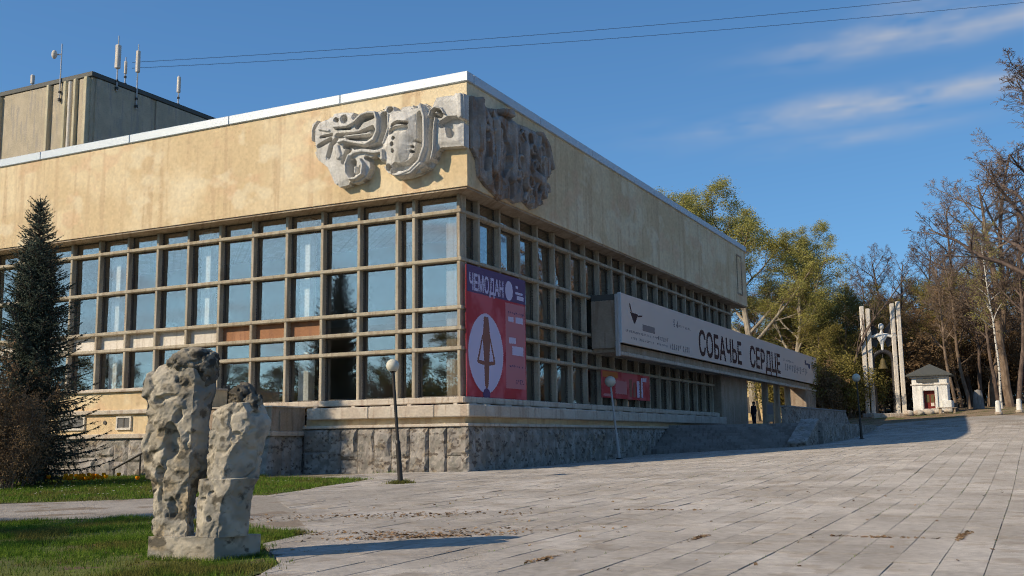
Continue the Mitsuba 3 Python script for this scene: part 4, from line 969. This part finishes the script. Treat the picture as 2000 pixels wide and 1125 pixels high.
body = legs[0] + legs[1] + torso + arms[0] + arms[1]
bm = mesh_of(body.refine_to_length(.04)); trimesh.smoothing.filter_taubin(bm, iterations=8)
add(PE, 'body', frame(bm, pp, pr), 'cloth_dark', smooth=True)
sk = mesh_of((head + hand(-1) + hand(1)).refine_to_length(.015))
add(PE, 'head', frame(sk, pp, pr), 'skin', smooth=True)
hr = mesh_of(hull([((0, .02, 1.72), .112), ((0, .04, 1.66), .1), ((0, .05, 1.6), .07)]))
add(PE, 'hair', frame(hr, pp, pr), 'hair_dark', smooth=True)
SB = thing('notice_board', 'dark standing notice board just right of the person at the entrance', 'board')
sb = np.array([1.6, 42.6, 1.9])
add(SB, 'panel', frame(cbox(-.28, .28, -.03, .03, .35, 1.75, .01), sb, rot), 'soffit_dark'); add(SB, 'sheet', frame(bx(-.2, .2, -.036, -.031, .9, 1.6), sb, rot), 'banner_grey')
for s in (-.22, .22): add(SB, 'leg', frame(cbox(s - .025, s + .025, -.15, .15, 0, .36, .005), sb, rot), 'soffit_dark')
HR = thing('stair_handrail', 'thin black handrail sloping down along the stone terrace wall', 'handrail')
add(HR, 'rail', rod((-12.5, -2.5, 1.4), (-15.6, -2.5, .15), .05, .05, 8), 'black_metal')
for t in (0.05, .5, .97):
    q = np.array([-12.5, -2.5, 1.4]) * (1 - t) + np.array([-15.6, -2.5, .15]) * t; add(HR, 'post', rod(q, (q[0], q[1], -.3), .035, .035, 8), 'black_metal')

# ------------------------------------------------------------------ trees
def unit(v): return v / max(np.linalg.norm(v), 1e-9)


class Tree:
    def __init__(s, seed): s.r = np.random.default_rng(seed); s.seg = []; s.tips = []

    def branch(s, p, d, L, r0, r1, n, wig, up):
        pts = [np.array(p, float)]; d = unit(np.array(d, float))
        for i in range(n):
            d = unit(d + s.r.normal(0, wig, 3) + np.array([0, 0, up])); pts.append(pts[-1] + d * L / n)
        for i in range(n): s.seg.append((*pts[i], *pts[i + 1], r0 + (r1 - r0) * i / n, r0 + (r1 - r0) * (i + 1) / n))
        return np.array(pts)

    def grow(s, pts, r0, r1, spec, level):
        """spec[level] = (count, length factor range, angle range, wiggle, up, start fraction, segments)."""
        if level >= len(spec): s.tips.append(pts); return
        cnt, lf, ang, wig, up, start, n = spec[level]
        T_ = len(pts) - 1; L0 = np.linalg.norm(pts[1:] - pts[:-1], axis=1).sum(); az = s.r.uniform(0, 6.28)
        for k in range(cnt):
            f = start + (1 - start) * (k + s.r.uniform(.1, .9)) / cnt; q = f * T_; i = min(int(q), T_ - 1)
            p = pts[i] + (pts[i + 1] - pts[i]) * (q - i); d = unit(pts[i + 1] - pts[i]); az += 2.4 + s.r.normal(0, .5)
            a = np.cross(d, [0.3, .5, .8]); a = unit(a); b = np.cross(d, a); th = math.radians(s.r.uniform(*ang))
            nd = d * math.cos(th) + (a * math.cos(az) + b * math.sin(az)) * math.sin(th)
            L = s.r.uniform(*lf) * L0 * (1.15 - .6 * f); rr = (r0 + (r1 - r0) * f) * .62
            c = s.branch(p, nd, L, rr, rr * .3, n, wig, up); s.grow(c, rr, rr * .3, spec, level + 1)

    def mesh(s, rmin=0.012, cut=.06):
        """(trunk and limbs, finer branches)"""
        a = np.array(s.seg); a[:, 6:] = np.maximum(a[:, 6:], rmin * np.array([1, .7])); out = ([], [])
        for lo, hi, k in ((cut, 9, 9), (.03, cut, 5), (0, .03, 3)):
            m = (a[:, 6] >= lo) & (a[:, 6] < hi)
            if m.any(): out[lo < cut].append(tubes(a[m, :3], a[m, 3:6], a[m, 6], a[m, 7], k))
        return [join(o) if o else None for o in out]

    def leaves(s, n, size, spread, tri=False):
        """Small leaf faces scattered about the twigs."""
        t = [s.tips[i] for i in s.r.integers(0, len(s.tips), n)]; c = np.array([q[min(int(u * len(q)), len(q) - 1)] for q, u in zip(t, s.r.uniform(.3, 1, n))]) + s.r.normal(0, spread, (n, 3))
        a = s.r.normal(0, 1, (n, 3)); a /= np.linalg.norm(a, axis=1, keepdims=True); b = np.cross(a, s.r.normal(0, 1, (n, 3))); b /= np.linalg.norm(b, axis=1, keepdims=True)
        z = size * s.r.uniform(.6, 1.3, (n, 1))
        V = np.stack([c - a * z, c + b * z * .6, c + a * z, c - b * z * .6], 1).reshape(-1, 3); i = np.arange(n) * 4
        return V, np.vstack([np.stack([i, i + 1, i + 2], 1), np.stack([i, i + 2, i + 3], 1)])


def tree_proto(seed, H, r, spec, trunk=(10, .06, .03), leaf=None, lean=(0, 0), top=1.0, rmin=.012):
    t = Tree(seed); p = t.branch((0, 0, -.3), (lean[0], lean[1], 1), H * top, r, r * .22, *trunk); t.grow(p, r, r * .22, spec, 0)
    w = t.mesh(rmin, max(.03, r * .17)); z = max(m[0][:, 2].max() for m in w if m) / H; w = [(m[0] / [1, 1, z], m[1]) for m in w]
    l = None
    if leaf: v, f = t.leaves(*leaf); l = (v / [1, 1, z], f)
    return w, l


PROTO = {}
# (count, length, angle, wiggle, up, start, segments)
PROTO['poplar'] = tree_proto(3, 25, .36, [(15, (.38, .55), (22, 42), .10, .06, .28, 7), (8, (.30, .5), (25, 50), .13, .03, .25, 5), (6, (.3, .5), (25, 55), .15, .02, .2, 4), (3, (.4, .6), (25, 60), .2, .02, .3, 2)], leaf=(80000, .07, .27))
PROTO['poplar_b'] = tree_proto(14, 25, .36, [(13, (.36, .56), (20, 40), .10, .07, .30, 7), (8, (.30, .5), (25, 50), .13, .03, .25, 5), (6, (.3, .5), (25, 55), .15, .02, .2, 4), (3, (.4, .6), (25, 60), .2, .02, .3, 2)], leaf=(72000, .07, .27))
PROTO['bare'] = tree_proto(5, 20, .3, [(16, (.22, .36), (28, 55), .13, .05, .35, 7), (9, (.32, .5), (25, 55), .16, .03, .2, 4), (8, (.35, .55), (25, 60), .2, .02, .2, 3), (5, (.4, .65), (25, 60), .2, .02, .2, 2)])
PROTO['bare_b'] = tree_proto(8, 20, .26, [(18, (.18, .30), (30, 60), .12, .05, .42, 6), (8, (.32, .5), (25, 55), .15, .03, .2, 4), (7, (.35, .55), (25, 60), .18, .02, .2, 3), (4, (.4, .6), (25, 60), .2, .02, .25, 2)])
PROTO['olive'] = tree_proto(21, 14, .22, [(18, (.26, .42), (30, 65), .12, .05, .2, 6), (8, (.35, .55), (30, 60), .15, .02, .2, 4), (6, (.35, .55), (30, 60), .2, .02, .2, 3)], leaf=(26000, .075, .24))
PROTO['olive_b'] = tree_proto(27, 14, .2, [(16, (.28, .45), (25, 60), .13, .06, .15, 6), (8, (.35, .55), (30, 60), .15, .02, .2, 4), (6, (.35, .55), (30, 60), .2, .02, .2, 3)], leaf=(15000, .07, .2))
PROTO['thin'] = tree_proto(33, 17, .17, [(11, (.18, .34), (22, 48), .14, .08, .35, 6), (5, (.3, .5), (25, 55), .16, .04, .2, 4), (4, (.35, .55), (25, 60), .2, .02, .2, 3), (2, (.4, .6), (25, 60), .2, .02, .25, 2)], trunk=(12, .09, .04))
PROTO['birch'] = tree_proto(40, 17, .12, [(16, (.16, .28), (28, 55), .12, .03, .4, 5), (7, (.32, .5), (25, 55), .15, -.03, .2, 4), (6, (.35, .55), (25, 60), .2, -.05, .2, 3)], leaf=(3500, .06, .15))


def bush_proto(seed, n, H, W, leaf):
    t = Tree(seed)
    for k in range(n):
        a = t.r.uniform(0, 6.28); q = t.r.uniform(.05, .55)
        p = t.branch((t.r.normal(0, W * .12), t.r.normal(0, W * .12), -.1), (math.cos(a) * q, math.sin(a) * q, 1), H * t.r.uniform(.7, 1), .035, .012, 6, .13, .02)
        t.grow(p, .03, .012, [(9, (.2, .4), (25, 60), .15, .04, .12, 4), (6, (.35, .6), (25, 60), .2, .02, .15, 3)], 0)
    return [join([m for m in t.mesh(.006) if m]), None], t.leaves(*leaf)


PROTO['bush'] = bush_proto(50, 14, 5.0, 4, (12000, .08, .2))
PROTO['brown_bush'] = bush_proto(57, 26, 4.6, 2.6, (16000, .045, .12))


def plant_tree(proto, name, label, cat, x, y, h, H0, wood, leaf, rot, group=None, wide=1.0, parts=('trunk', 'branches', 'crown'), twig=None):
    k = thing(name, label, cat, group); s = h / H0
    m = T().translate([x, y, float(gz(x, y)) - .1]).rotate([0, 0, 1], rot).scale([s * wide, s * wide, s])
    (w, t), l = PROTO[proto]
    for part, g, mat in ((parts[0], w, wood), (parts[1], t, twig or wood), (parts[2], l, leaf)):
        if g is None or mat is None: continue
        q = PLY.setdefault((proto, part, mat), None) or PLY.update({(proto, part, mat): mikit.ply(g, mat)}) or PLY[(proto, part, mat)]
        scene[k + '__' + part] = {**q, 'to_world': m}
    return k


PLY = {}
ORD = 'first second third fourth fifth sixth seventh eighth ninth tenth eleventh twelfth thirteenth fourteenth'.split()


def across(t): return (t[1] - EYE[0]) * R2[0] / ((t[1] - EYE[0]) * F2[0] + (t[2] - EYE[1]) * F2[1]) + (t[2] - EYE[1]) * R2[1] / ((t[1] - EYE[0]) * F2[0] + (t[2] - EYE[1]) * F2[1])


plant_tree('poplar', 'poplar_tree', 'large pale poplar with thin yellow-green spring leaves, tallest tree behind the theatre roof', 'tree', -5.8, 69.5, 26.0, 25, 'grey_bark', 'spring_leaf', 178, None, 1.3, twig='brown_bark')
plant_tree('poplar_b', 'poplar_tree', 'yellow-green poplar half hidden behind the theatre roof edge', 'tree', -14.4, 74.6, 27.2, 25, 'grey_bark', 'spring_leaf', -17, None, 1.2, twig='brown_bark')
plant_tree('poplar_b', 'poplar_tree', 'lower yellow-green poplar at the right shoulder of the tallest one', 'tree', -1.7, 72.5, 21.0, 25, 'grey_bark', 'spring_leaf', -43, None, 1.0, twig='brown_bark')
plant_tree('thin', 'bare_tree', 'thin bare tree with a few crooked branches between the poplar and the monument', 'tree', 2.96, 69.7, 16.6, 17, 'dark_bark', None, 65)
for i, (p, x, y, h, r) in enumerate(sorted([('bare', 4.3, 92.9, 20.1, 0), ('bare_b', 6.3, 88.2, 17.8, 50), ('bare', 7.5, 100.1, 21.7, 170), ('bare_b', 10.05, 93.5, 18.4, 230), ('bare', 1.2, 98, 17.5, 95), ('bare_b', 12.0, 104, 20, 300)], key=across)):
    plant_tree(p, 'bare_tree', ORD[i] + ' from the left of the bare brown crowns above the wood behind the monument', 'tree', x, y, h, 20, 'dark_bark', None, r, 'bare trees behind the monument')
for i, (p, x, y, h, r, lf) in enumerate(sorted([('olive', 9.4, 86.4, 15, 0, 'olive_leaf'), ('olive_b', 6.9, 91.9, 14.7, 40, 'olive_leaf'), ('olive', 2.6, 86.4, 13.6, 80, 'olive_leaf'), ('olive', -.5, 79.2, 13.4, 130, 'olive_leaf'), ('olive_b', -4.3, 79.6, 14.8, 170, 'spring_leaf'), ('olive', .0, 72.5, 9.5, 220, 'olive_leaf'), ('olive', -8.5, 84, 15, 260, 'olive_leaf'), ('olive_b', 13.5, 92, 14, 300, 'brown_leaf'), ('olive', 4.8, 79.5, 11.5, 33, 'olive_leaf'), ('olive_b', 8.2, 80.5, 12, 75, 'brown_leaf'), ('olive_b', 12.1, 83, 12.5, 111, 'brown_leaf'), ('olive', -2.2, 90, 15, 199, 'olive_leaf'), ('olive_b', 1.2, 76.5, 11.5, 289, 'olive_leaf'), ('olive', 16, 88, 14, 14, 'brown_leaf')], key=across)):
    plant_tree(p, 'leafing_tree', ORD[i] + ' from the left of the ' + {'olive_leaf': 'olive-green', 'spring_leaf': 'yellow-green', 'brown_leaf': 'brownish'}[lf] + ' leafing trees in the wood behind monument and kiosk', 'tree', x, y, h, 14, 'brown_bark', lf, r, 'leafing trees in the wood', 1.15)
for i, (x, y, h, r, lf) in enumerate(sorted([(-2.2, 64.6, 6.3, 0, 'olive_leaf'), (2.5, 69.2, 6.2, 60, 'olive_leaf'), (4.0, 71.4, 4.8, 120, 'olive_leaf'), (1.4, 66.6, 5.2, 200, 'brown_leaf'), (-.6, 67.5, 6.5, 250, 'olive_leaf')], key=lambda t: across((0,) + t))):
    plant_tree('bush', 'bush', ORD[i] + ' from the left of the olive-brown bushes between the canopy end and the monument', 'bush', x, y, h, 5, 'brown_bark', lf, r, 'bushes by the canopy end', 1.0, ('stems', 'twigs', 'foliage'))
plant_tree('bare', 'big_bare_tree', 'biggest bare tree, dark limbs reaching in from the right edge of the picture', 'tree', 19.3, 57.0, 30.5, 20, 'dark_bark', None, 200, None, 1.25)
plant_tree('bare_b', 'big_bare_tree', 'tall bare tree just left of the biggest one', 'tree', 14.9, 81.3, 28.3, 20, 'brown_bark', None, 100, None, 1.1)
plant_tree('bare', 'big_bare_tree', 'bare tree with a brown crown at the right edge, behind the bollards', 'tree', 16.8, 76.6, 25.5, 20, 'brown_bark', None, 320, None, 1.1)
plant_tree('bare_b', 'big_bare_tree', 'bare tree right of the kiosk roof, lower than its neighbours', 'tree', 12.9, 88.2, 23.5, 20, 'dark_bark', None, 10)
for i, (x, y, h, r, p, b) in enumerate(sorted([(12.2, 74.3, 15, 0, 'bare_b', 'brown_bark'), (14.0, 79.7, 16, 90, 'bare', 'dark_bark'), (17.6, 68.0, 20, 180, 'bare_b', 'dark_bark'), (13.2, 76.8, 17, 270, 'bare_b', 'brown_bark'), (15.6, 84.5, 18, 45, 'bare', 'brown_bark'), (18.6, 74, 19, 135, 'bare_b', 'brown_bark'), (15.9, 73.8, 17, 15, 'bare_b', 'dark_bark'), (19.5, 80, 20, 66, 'bare', 'dark_bark'), (17.2, 90, 19, 77, 'bare_b', 'brown_bark'), (21.5, 70, 21, 222, 'bare', 'dark_bark')], key=lambda t: across((0,) + t))):
    plant_tree(p, 'slender_tree', ORD[i] + ' from the left of the slender bare trunks right of the kiosk', 'tree', x, y, h, 20, b, None, r, 'slender trunks right of the kiosk', .9)
plant_tree('birch', 'birch_tree', 'white birch trunk behind the left bollard', 'tree', 16.2, 70.7, 17, 17, 'birch_bark', 'spring_leaf', 30, twig='brown_bark')
plant_tree('birch', 'birch_tree', 'white birch trunk just left of the monument pillars', 'tree', 4.4, 72.3, 11, 17, 'birch_bark', 'olive_leaf', 100, twig='brown_bark')
rf = np.random.default_rng(77)
for i in range(26):
    lat = -.02 + .56 * (i + rf.uniform(0, 1)) / 26; D = rf.uniform(132, 172); q = cam_pt(lat * D, D, 0)[:2]
    p = ('olive', 'bare', 'olive_b', 'bare_b')[i % 4]
    plant_tree(p, 'distant_tree', 'tree of the far wood, seen only through gaps between nearer trees', 'tree', q[0], q[1], rf.uniform(15, 18) * (1.1 if 'bare' in p else 1), 14 if 'olive' in p else 20, 'brown_bark', ('brown_leaf' if i % 8 else 'olive_leaf') if 'olive' in p else None, rf.uniform(0, 360), 'trees of the far wood', 1.15)
for i in range(30):
    lat = .16 + .38 * (i + rf.uniform(0, 1)) / 30; D = rf.uniform(112, 128) + (i % 2) * 22; q = cam_pt(lat * D, D, 0)[:2]
    plant_tree('bush', 'undergrowth_bush', 'brown bush of the undergrowth between the far trunks', 'bush', q[0], q[1], rf.uniform(5.5, 8.5), 5, 'brown_bark', 'brown_leaf', rf.uniform(0, 360), 'undergrowth between the far trunks', 1.5, ('stems', 'twigs', 'foliage'))
# trees across the street behind the photographer and right of the square: the windows mirror them, some shade the lawn, one row is added to dim the facade
for i in range(21):
    x = -108 + i * 5.4 + rf.uniform(-2, 2); y = -80 + rf.uniform(-6, 6)
    plant_tree(('olive', 'bare', 'olive_b')[i % 3], 'street_tree', 'tree across the street, mirrored in the lower theatre windows', 'tree', x, y, rf.uniform(13.5, 17.0), 14 if i % 3 != 1 else 20, 'brown_bark', None if i % 3 == 1 else 'olive_leaf', rf.uniform(0, 360), 'trees mirrored in the windows', 1.35)
for i in range(30):
    plant_tree('bush', 'street_bush', 'tall bush in the hedge across the street, mirrored in the lowest theatre windows', 'bush', -116 + 4.4 * i + rf.uniform(-1, 1), -76 + rf.uniform(-3, 3), rf.uniform(8.5, 10.5), 5, 'brown_bark', 'olive_leaf', rf.uniform(0, 360), 'hedge mirrored in the windows', 1.1, ('stems', 'twigs', 'foliage'))
for i in range(20):
    plant_tree(('olive', 'olive_b')[i % 2], 'park_tree', 'park tree right of the square, mirrored in the shaded windows', 'tree', 26 + 2.9 * i + rf.uniform(-1.5, 1.5), (98, 110)[i % 2] + rf.uniform(-4, 4), rf.uniform(18, 23), 14, 'brown_bark', ('brown_leaf', 'olive_leaf')[i % 2], rf.uniform(0, 360), 'trees mirrored in the shaded windows', 1.0)
for i in range(16):
    plant_tree('bush', 'park_bush', 'park bush under the trees right of the square, mirrored in the shaded windows', 'bush', 25 + 3.6 * i + rf.uniform(-1, 1), 92 + rf.uniform(-4, 4), rf.uniform(5, 7), 5, 'brown_bark', 'brown_leaf', rf.uniform(0, 360), 'bushes mirrored in the shaded windows', 1.4, ('stems', 'twigs', 'foliage'))
for i in range(12):  # unseen row, added to cut the sky light on the right facade
    plant_tree(('olive', 'olive_b', 'bare')[i % 3], 'park_tree', 'added tree right of the square, outside the picture, cutting sky light on the facade', 'tree', 47 + rf.uniform(-3, 4), -22 + i * 7.0 + rf.uniform(-2, 2), rf.uniform(20, 25), 20 if i % 3 == 2 else 14, 'brown_bark', None if i % 3 == 2 else 'olive_leaf', rf.uniform(0, 360), 'added trees along the square', 1.0)
for x, y, h in ((-6.6, -34.0, 11.5), (-3.8, -32.6, 8.0), (4.0, -47.5, 16), (-3.5, -52, 16)):
    plant_tree('olive', 'roadside_tree', 'tree left of the lawn that shades its near part', 'tree', x, y, h, 14, 'brown_bark', 'olive_leaf', x * 40, 'trees that shade the lawn', 1.0)

# blue spruce at the left
SP = thing('spruce_tree', 'dark blue-green spruce at the left edge in front of the theatre', 'tree')
rs = np.random.default_rng(31); sx, sy = -13.6, -8.3; sz = float(gz(sx, sy)); H = 10.5
seg, needles = [], []


def spray(a, d, L, r):
    """A twig with stiff needles round it."""
    d = unit(d); n = max(6, int(L / .014)); b = a + d * L; seg.append((*a, *b, .009, .004))
    t = r.uniform(.05, 1.05, n)[:, None]; p = a + (b - a) * t
    s = r.normal(0, 1, (n, 3)); s -= (s @ d)[:, None] * d * .5; s /= np.linalg.norm(s, axis=1, keepdims=True)
    w = np.cross(s, d); tip = p + s * .055 + d * .05
    needles.append(np.stack([p - w * .016, p + w * .016, tip], 1))


z = .5
while z < H - .15:
    f = z / H; L = 2.85 * (1 - f) ** .85 + .12; nb = 8 if f < .8 else 6; a0 = rs.uniform(0, 6.28)
    for k in range(nb):
        a = a0 + k * 6.283 / nb + rs.normal(0, .2); Lb = L * rs.uniform(.62, 1.12); el = -.30 + .95 * f + rs.normal(0, .07)
        p = np.array([sx, sy, sz + z + rs.normal(0, .05)]); d = np.array([math.cos(a) * math.cos(el), math.sin(a) * math.cos(el), math.sin(el)])
        n = max(3, int(Lb / .22)); side = np.cross(d, [0, 0, 1.0]); side = unit(side)
        for i in range(n):
            q = p + d * Lb / n; seg.append((*p, *q, .03 * (1 - i / n) + .008, .03 * (1 - (i + 1) / n) + .006)); d = unit(d + np.array([0, 0, .055]))
            for s in (-1, 1):
                tl = (.16 + .42 * (1 - i / n)) * min(1, Lb) * rs.uniform(.7, 1.15)
                spray(p + (q - p) * rs.uniform(.2, .9), d * .75 + side * s * .8 + np.array([0, 0, rs.uniform(-.28, .08)]), tl, rs)
                if tl > .3: spray(p + (q - p) * rs.uniform(.2, .9), d * .6 + side * s * .6 + np.array([0, 0, -.9]), tl * .7, rs); spray(p + (q - p) * rs.uniform(.1, .9), d * .3 + side * s * .25 + np.array([0, 0, -1]), tl * .6, rs)
            p = q
        spray(p, d, .22, rs)
    z += .235 * (1 - .35 * f)
for i in range(5): spray(np.array([sx, sy, sz + H - .6 + i * .12]), np.array([rs.normal(0, .12), rs.normal(0, .12), 1]), .3, rs)
sg = np.array(seg)
add(SP, 'trunk', join([rod((sx, sy, sz - .2), (sx, sy, sz + H * .6), .14, .07, 10), rod((sx, sy, sz + H * .6), (sx, sy, sz + H), .07, .012, 8)]), 'dark_bark', smooth=True)
add(SP, 'branches', tubes(sg[:, :3], sg[:, 3:6], sg[:, 6], sg[:, 7], 3), 'dark_bark')
nd = np.concatenate(needles).reshape(-1, 3)
add(SP, 'crown', (nd, np.arange(len(nd)).reshape(-1, 3)), 'needle')
plant_tree('brown_bush', 'brown_shrub', 'tall reddish-brown twiggy shrub at the left edge below the spruce', 'shrub', -13.0, -10.6, 5.0, 4.6, 'brown_bark', 'brown_leaf', 30, None, .95, ('stems', 'twigs', 'foliage'))
plant_tree('brown_bush', 'brown_shrub', 'lower reddish-brown shrub at the left foot of the spruce', 'shrub', -11.6, -10.6, 3.2, 4.6, 'brown_bark', 'brown_leaf', 190, None, .9, ('stems', 'twigs', 'foliage'))

# ------------------------------------------------------------------ grass, flowers, litter
rg = np.random.default_rng(91)


def blades(poly, n, h, w, weight=None, extra=None):
    shapely.prepare(poly); x0, y0, x1, y1 = poly.bounds; P_ = np.zeros((0, 2))
    while len(P_) < n:
        q = np.c_[rg.uniform(x0, x1, n), rg.uniform(y0, y1, n)]; q = q[shapely.contains_xy(poly, q[:, 0], q[:, 1])]
        if weight is not None: q = q[rg.uniform(0, 1, len(q)) < weight(q)]
        P_ = np.vstack([P_, q])
    P_ = P_[:n]
    if extra is not None: P_ = np.vstack([P_, extra]); n = len(P_)
    a = rg.uniform(0, 6.28, n); hh = h * rg.uniform(.45, 1.35, n) * (.6 + .8 * meshkit.fbm(np.c_[P_ * 1.7, P_[:, :1] * 0], 3, 8)); ln = rg.normal(0, .35, (n, 2)) * hh[:, None]
    base = np.c_[P_, gz(P_[:, 0], P_[:, 1]) + .005]; s = np.c_[np.cos(a), np.sin(a), a * 0] * (w / 2)
    V = np.stack([base - s, base + s, base + np.c_[ln, hh]], 1).reshape(-1, 3)
    return V, np.arange(3 * n).reshape(-1, 3)


def patchy(q): return .12 + .88 * sstep(.36, .6, meshkit.fbm(np.c_[q * .8, q[:, :1] * 0], 4, 12))


def ring_of(x, y, n, s): return np.c_[rg.normal(x, s, n), rg.normal(y, s, n)]


view_near = Polygon([(-2, -28), (2.2, -19), (9.2, -19.5), (12, -25), (12, -28)]).intersection(LAWN_NEAR)
base_tufts = np.vstack([bc[i] + (bc[(i + 1) % 4] - bc[i]) * rg.uniform(0, 1, (500, 1)) + rg.normal(0, .07, (500, 2)) for i in range(4)])
solo('grass', blades(view_near, 90000, .085, .012, patchy, base_tufts), 'grass_blade', 'short green grass around the stone sculpture', 'grass', kind='stuff')
view_far = Polygon([(-26, -22), (-26, -1), (1.5, -1), (1.5, -18), (-8, -22)]).intersection(LAWN_FAR)
solo('grass', blades(view_far, 80000, .11, .022, None, np.vstack([ring_of(1.75, -7.45, 900, .17), ring_of(-3.5, -.05, 60, .3)])), 'grass_blade', 'green grass strip between the path and the terrace wall', 'grass', kind='stuff')
edge = LAWN_FAR.union(LAWN_NEAR).boundary.intersection(Polygon([(-8, -30), (14, -30), (14, -3.5), (-8, -3.5)])).buffer(.22)
solo('weeds', blades(edge, 5000, .05, .012, patchy), 'grass_blade', 'thin weeds along the worn edge of the pavement', 'weeds', kind='stuff')


jx = rg.integers(14, 46, 9000) * .5; jp = np.c_[jx + rg.normal(0, .006, 9000), rg.uniform(-25, 12, 9000)]
jp = jp[(meshkit.fbm(np.c_[jp * [1.9, .8], jp[:, :1] * 0], 4, 33) > .56) & shapely.contains_xy(PIN, jp[:, 0], jp[:, 1])]
jv, jf = blades(edge, 1, .03, .010, None, jp)
solo('joint_weeds', (jv, jf), 'grass_blade', 'small weeds and moss growing in the joints of the pavement', 'weeds', kind='stuff')


def litter(pts, s):
    n = len(pts); c = np.c_[pts, gz(pts[:, 0], pts[:, 1]) + .022]; a = rg.uniform(0, 6.28, n); z = s * rg.uniform(.5, 1.4, (n, 1))
    u = np.c_[np.cos(a), np.sin(a), rg.normal(0, .25, n)] * z; w = np.c_[-np.sin(a), np.cos(a), rg.normal(0, .35, n)] * z * .6
    V = np.stack([c - u, c + w, c + u, c - w], 1).reshape(-1, 3); i = np.arange(n) * 4
    return V, np.vstack([np.stack([i, i + 1, i + 2], 1), np.stack([i, i + 2, i + 3], 1)])


def drift(x, y, dx, dy, n, sl, sw):
    t = rg.normal(0, 1, (n, 2)); return np.c_[x + dx * t[:, 0] * sl - dy * t[:, 1] * sw, y + dy * t[:, 0] * sl + dx * t[:, 1] * sw]


lp = [drift(10.6, -20.6, .8, .6, 260, .7, .12), drift(9.3, -20.5, .95, .3, 150, .9, .2), drift(8.2, -17.2, .9, .4, 200, 1.2, .3), drift(10.6, -20.0, .8, .6, 180, 1.0, .35), drift(6, -18.5, .9, .4, 200, 1.6, .5), np.c_[rg.uniform(4, 20, 160), rg.uniform(-24, -8, 160)], drift(14.6, -19.6, .05, 1, 60, .25, .03), drift(18.05, -18.4, .05, 1, 70, .3, .03), drift(17.0, -18.8, 1, .05, 60, .5, .04), drift(13.5, -22.6, .05, 1, 50, .2, .03), drift(12.3, -15.0, .9, .2, 60, .4, .06)]
solo('leaf_litter', litter(np.vstack(lp), .036), 'dry_leaf', 'brown fallen leaves drifted on the pavement right of the sculpture', 'leaf litter', kind='stuff')
fl = np.array([-10.0, -8.8])
for i in range(44):
    q = fl + rg.normal(0, 1, 2) * [.36, .28] + (0 if i < 32 else 1) * rg.normal(0, 1, 2) * [1.6, .6]; z = float(gz(*q)); hgt = rg.uniform(.2, .34)
    k = thing('orange_flower', 'orange flower in the bed on the lawn before the terrace wall', 'flower', 'orange flowers on the lawn')
    add(k, 'stem', tubes([(*q, z)], [(*q, z + hgt)], .008, .006, 4), 'stem_green')
    add(k, 'head', lathe([(0, 0), (.05, .03), (.075, .085), (.055, .13), (.04, .12), (0, .05)], np.array([*q, z + hgt]), 8), 'petal_orange', smooth=True)
wp = np.vstack([np.c_[rg.uniform(-14, -2, 130), rg.uniform(-15, -7, 130)]]); wp = wp[shapely.contains_xy(LAWN_FAR, wp[:, 0], wp[:, 1])]
n = len(wp); c = np.c_[wp, gz(wp[:, 0], wp[:, 1]) + rg.uniform(.09, .16, n)]
solo('small_flowers', (np.concatenate([np.stack([c + [-.03, 0, 0], c + [0, -.03, .012], c + [.03, 0, 0], c + [0, .03, .012]], 1).reshape(-1, 3)]), np.vstack([np.stack([np.arange(n) * 4, np.arange(n) * 4 + 1, np.arange(n) * 4 + 2], 1), np.stack([np.arange(n) * 4, np.arange(n) * 4 + 2, np.arange(n) * 4 + 3], 1)])), 'petal_white', 'tiny white flowers sprinkled over the lawn strip', 'flowers', kind='stuff')
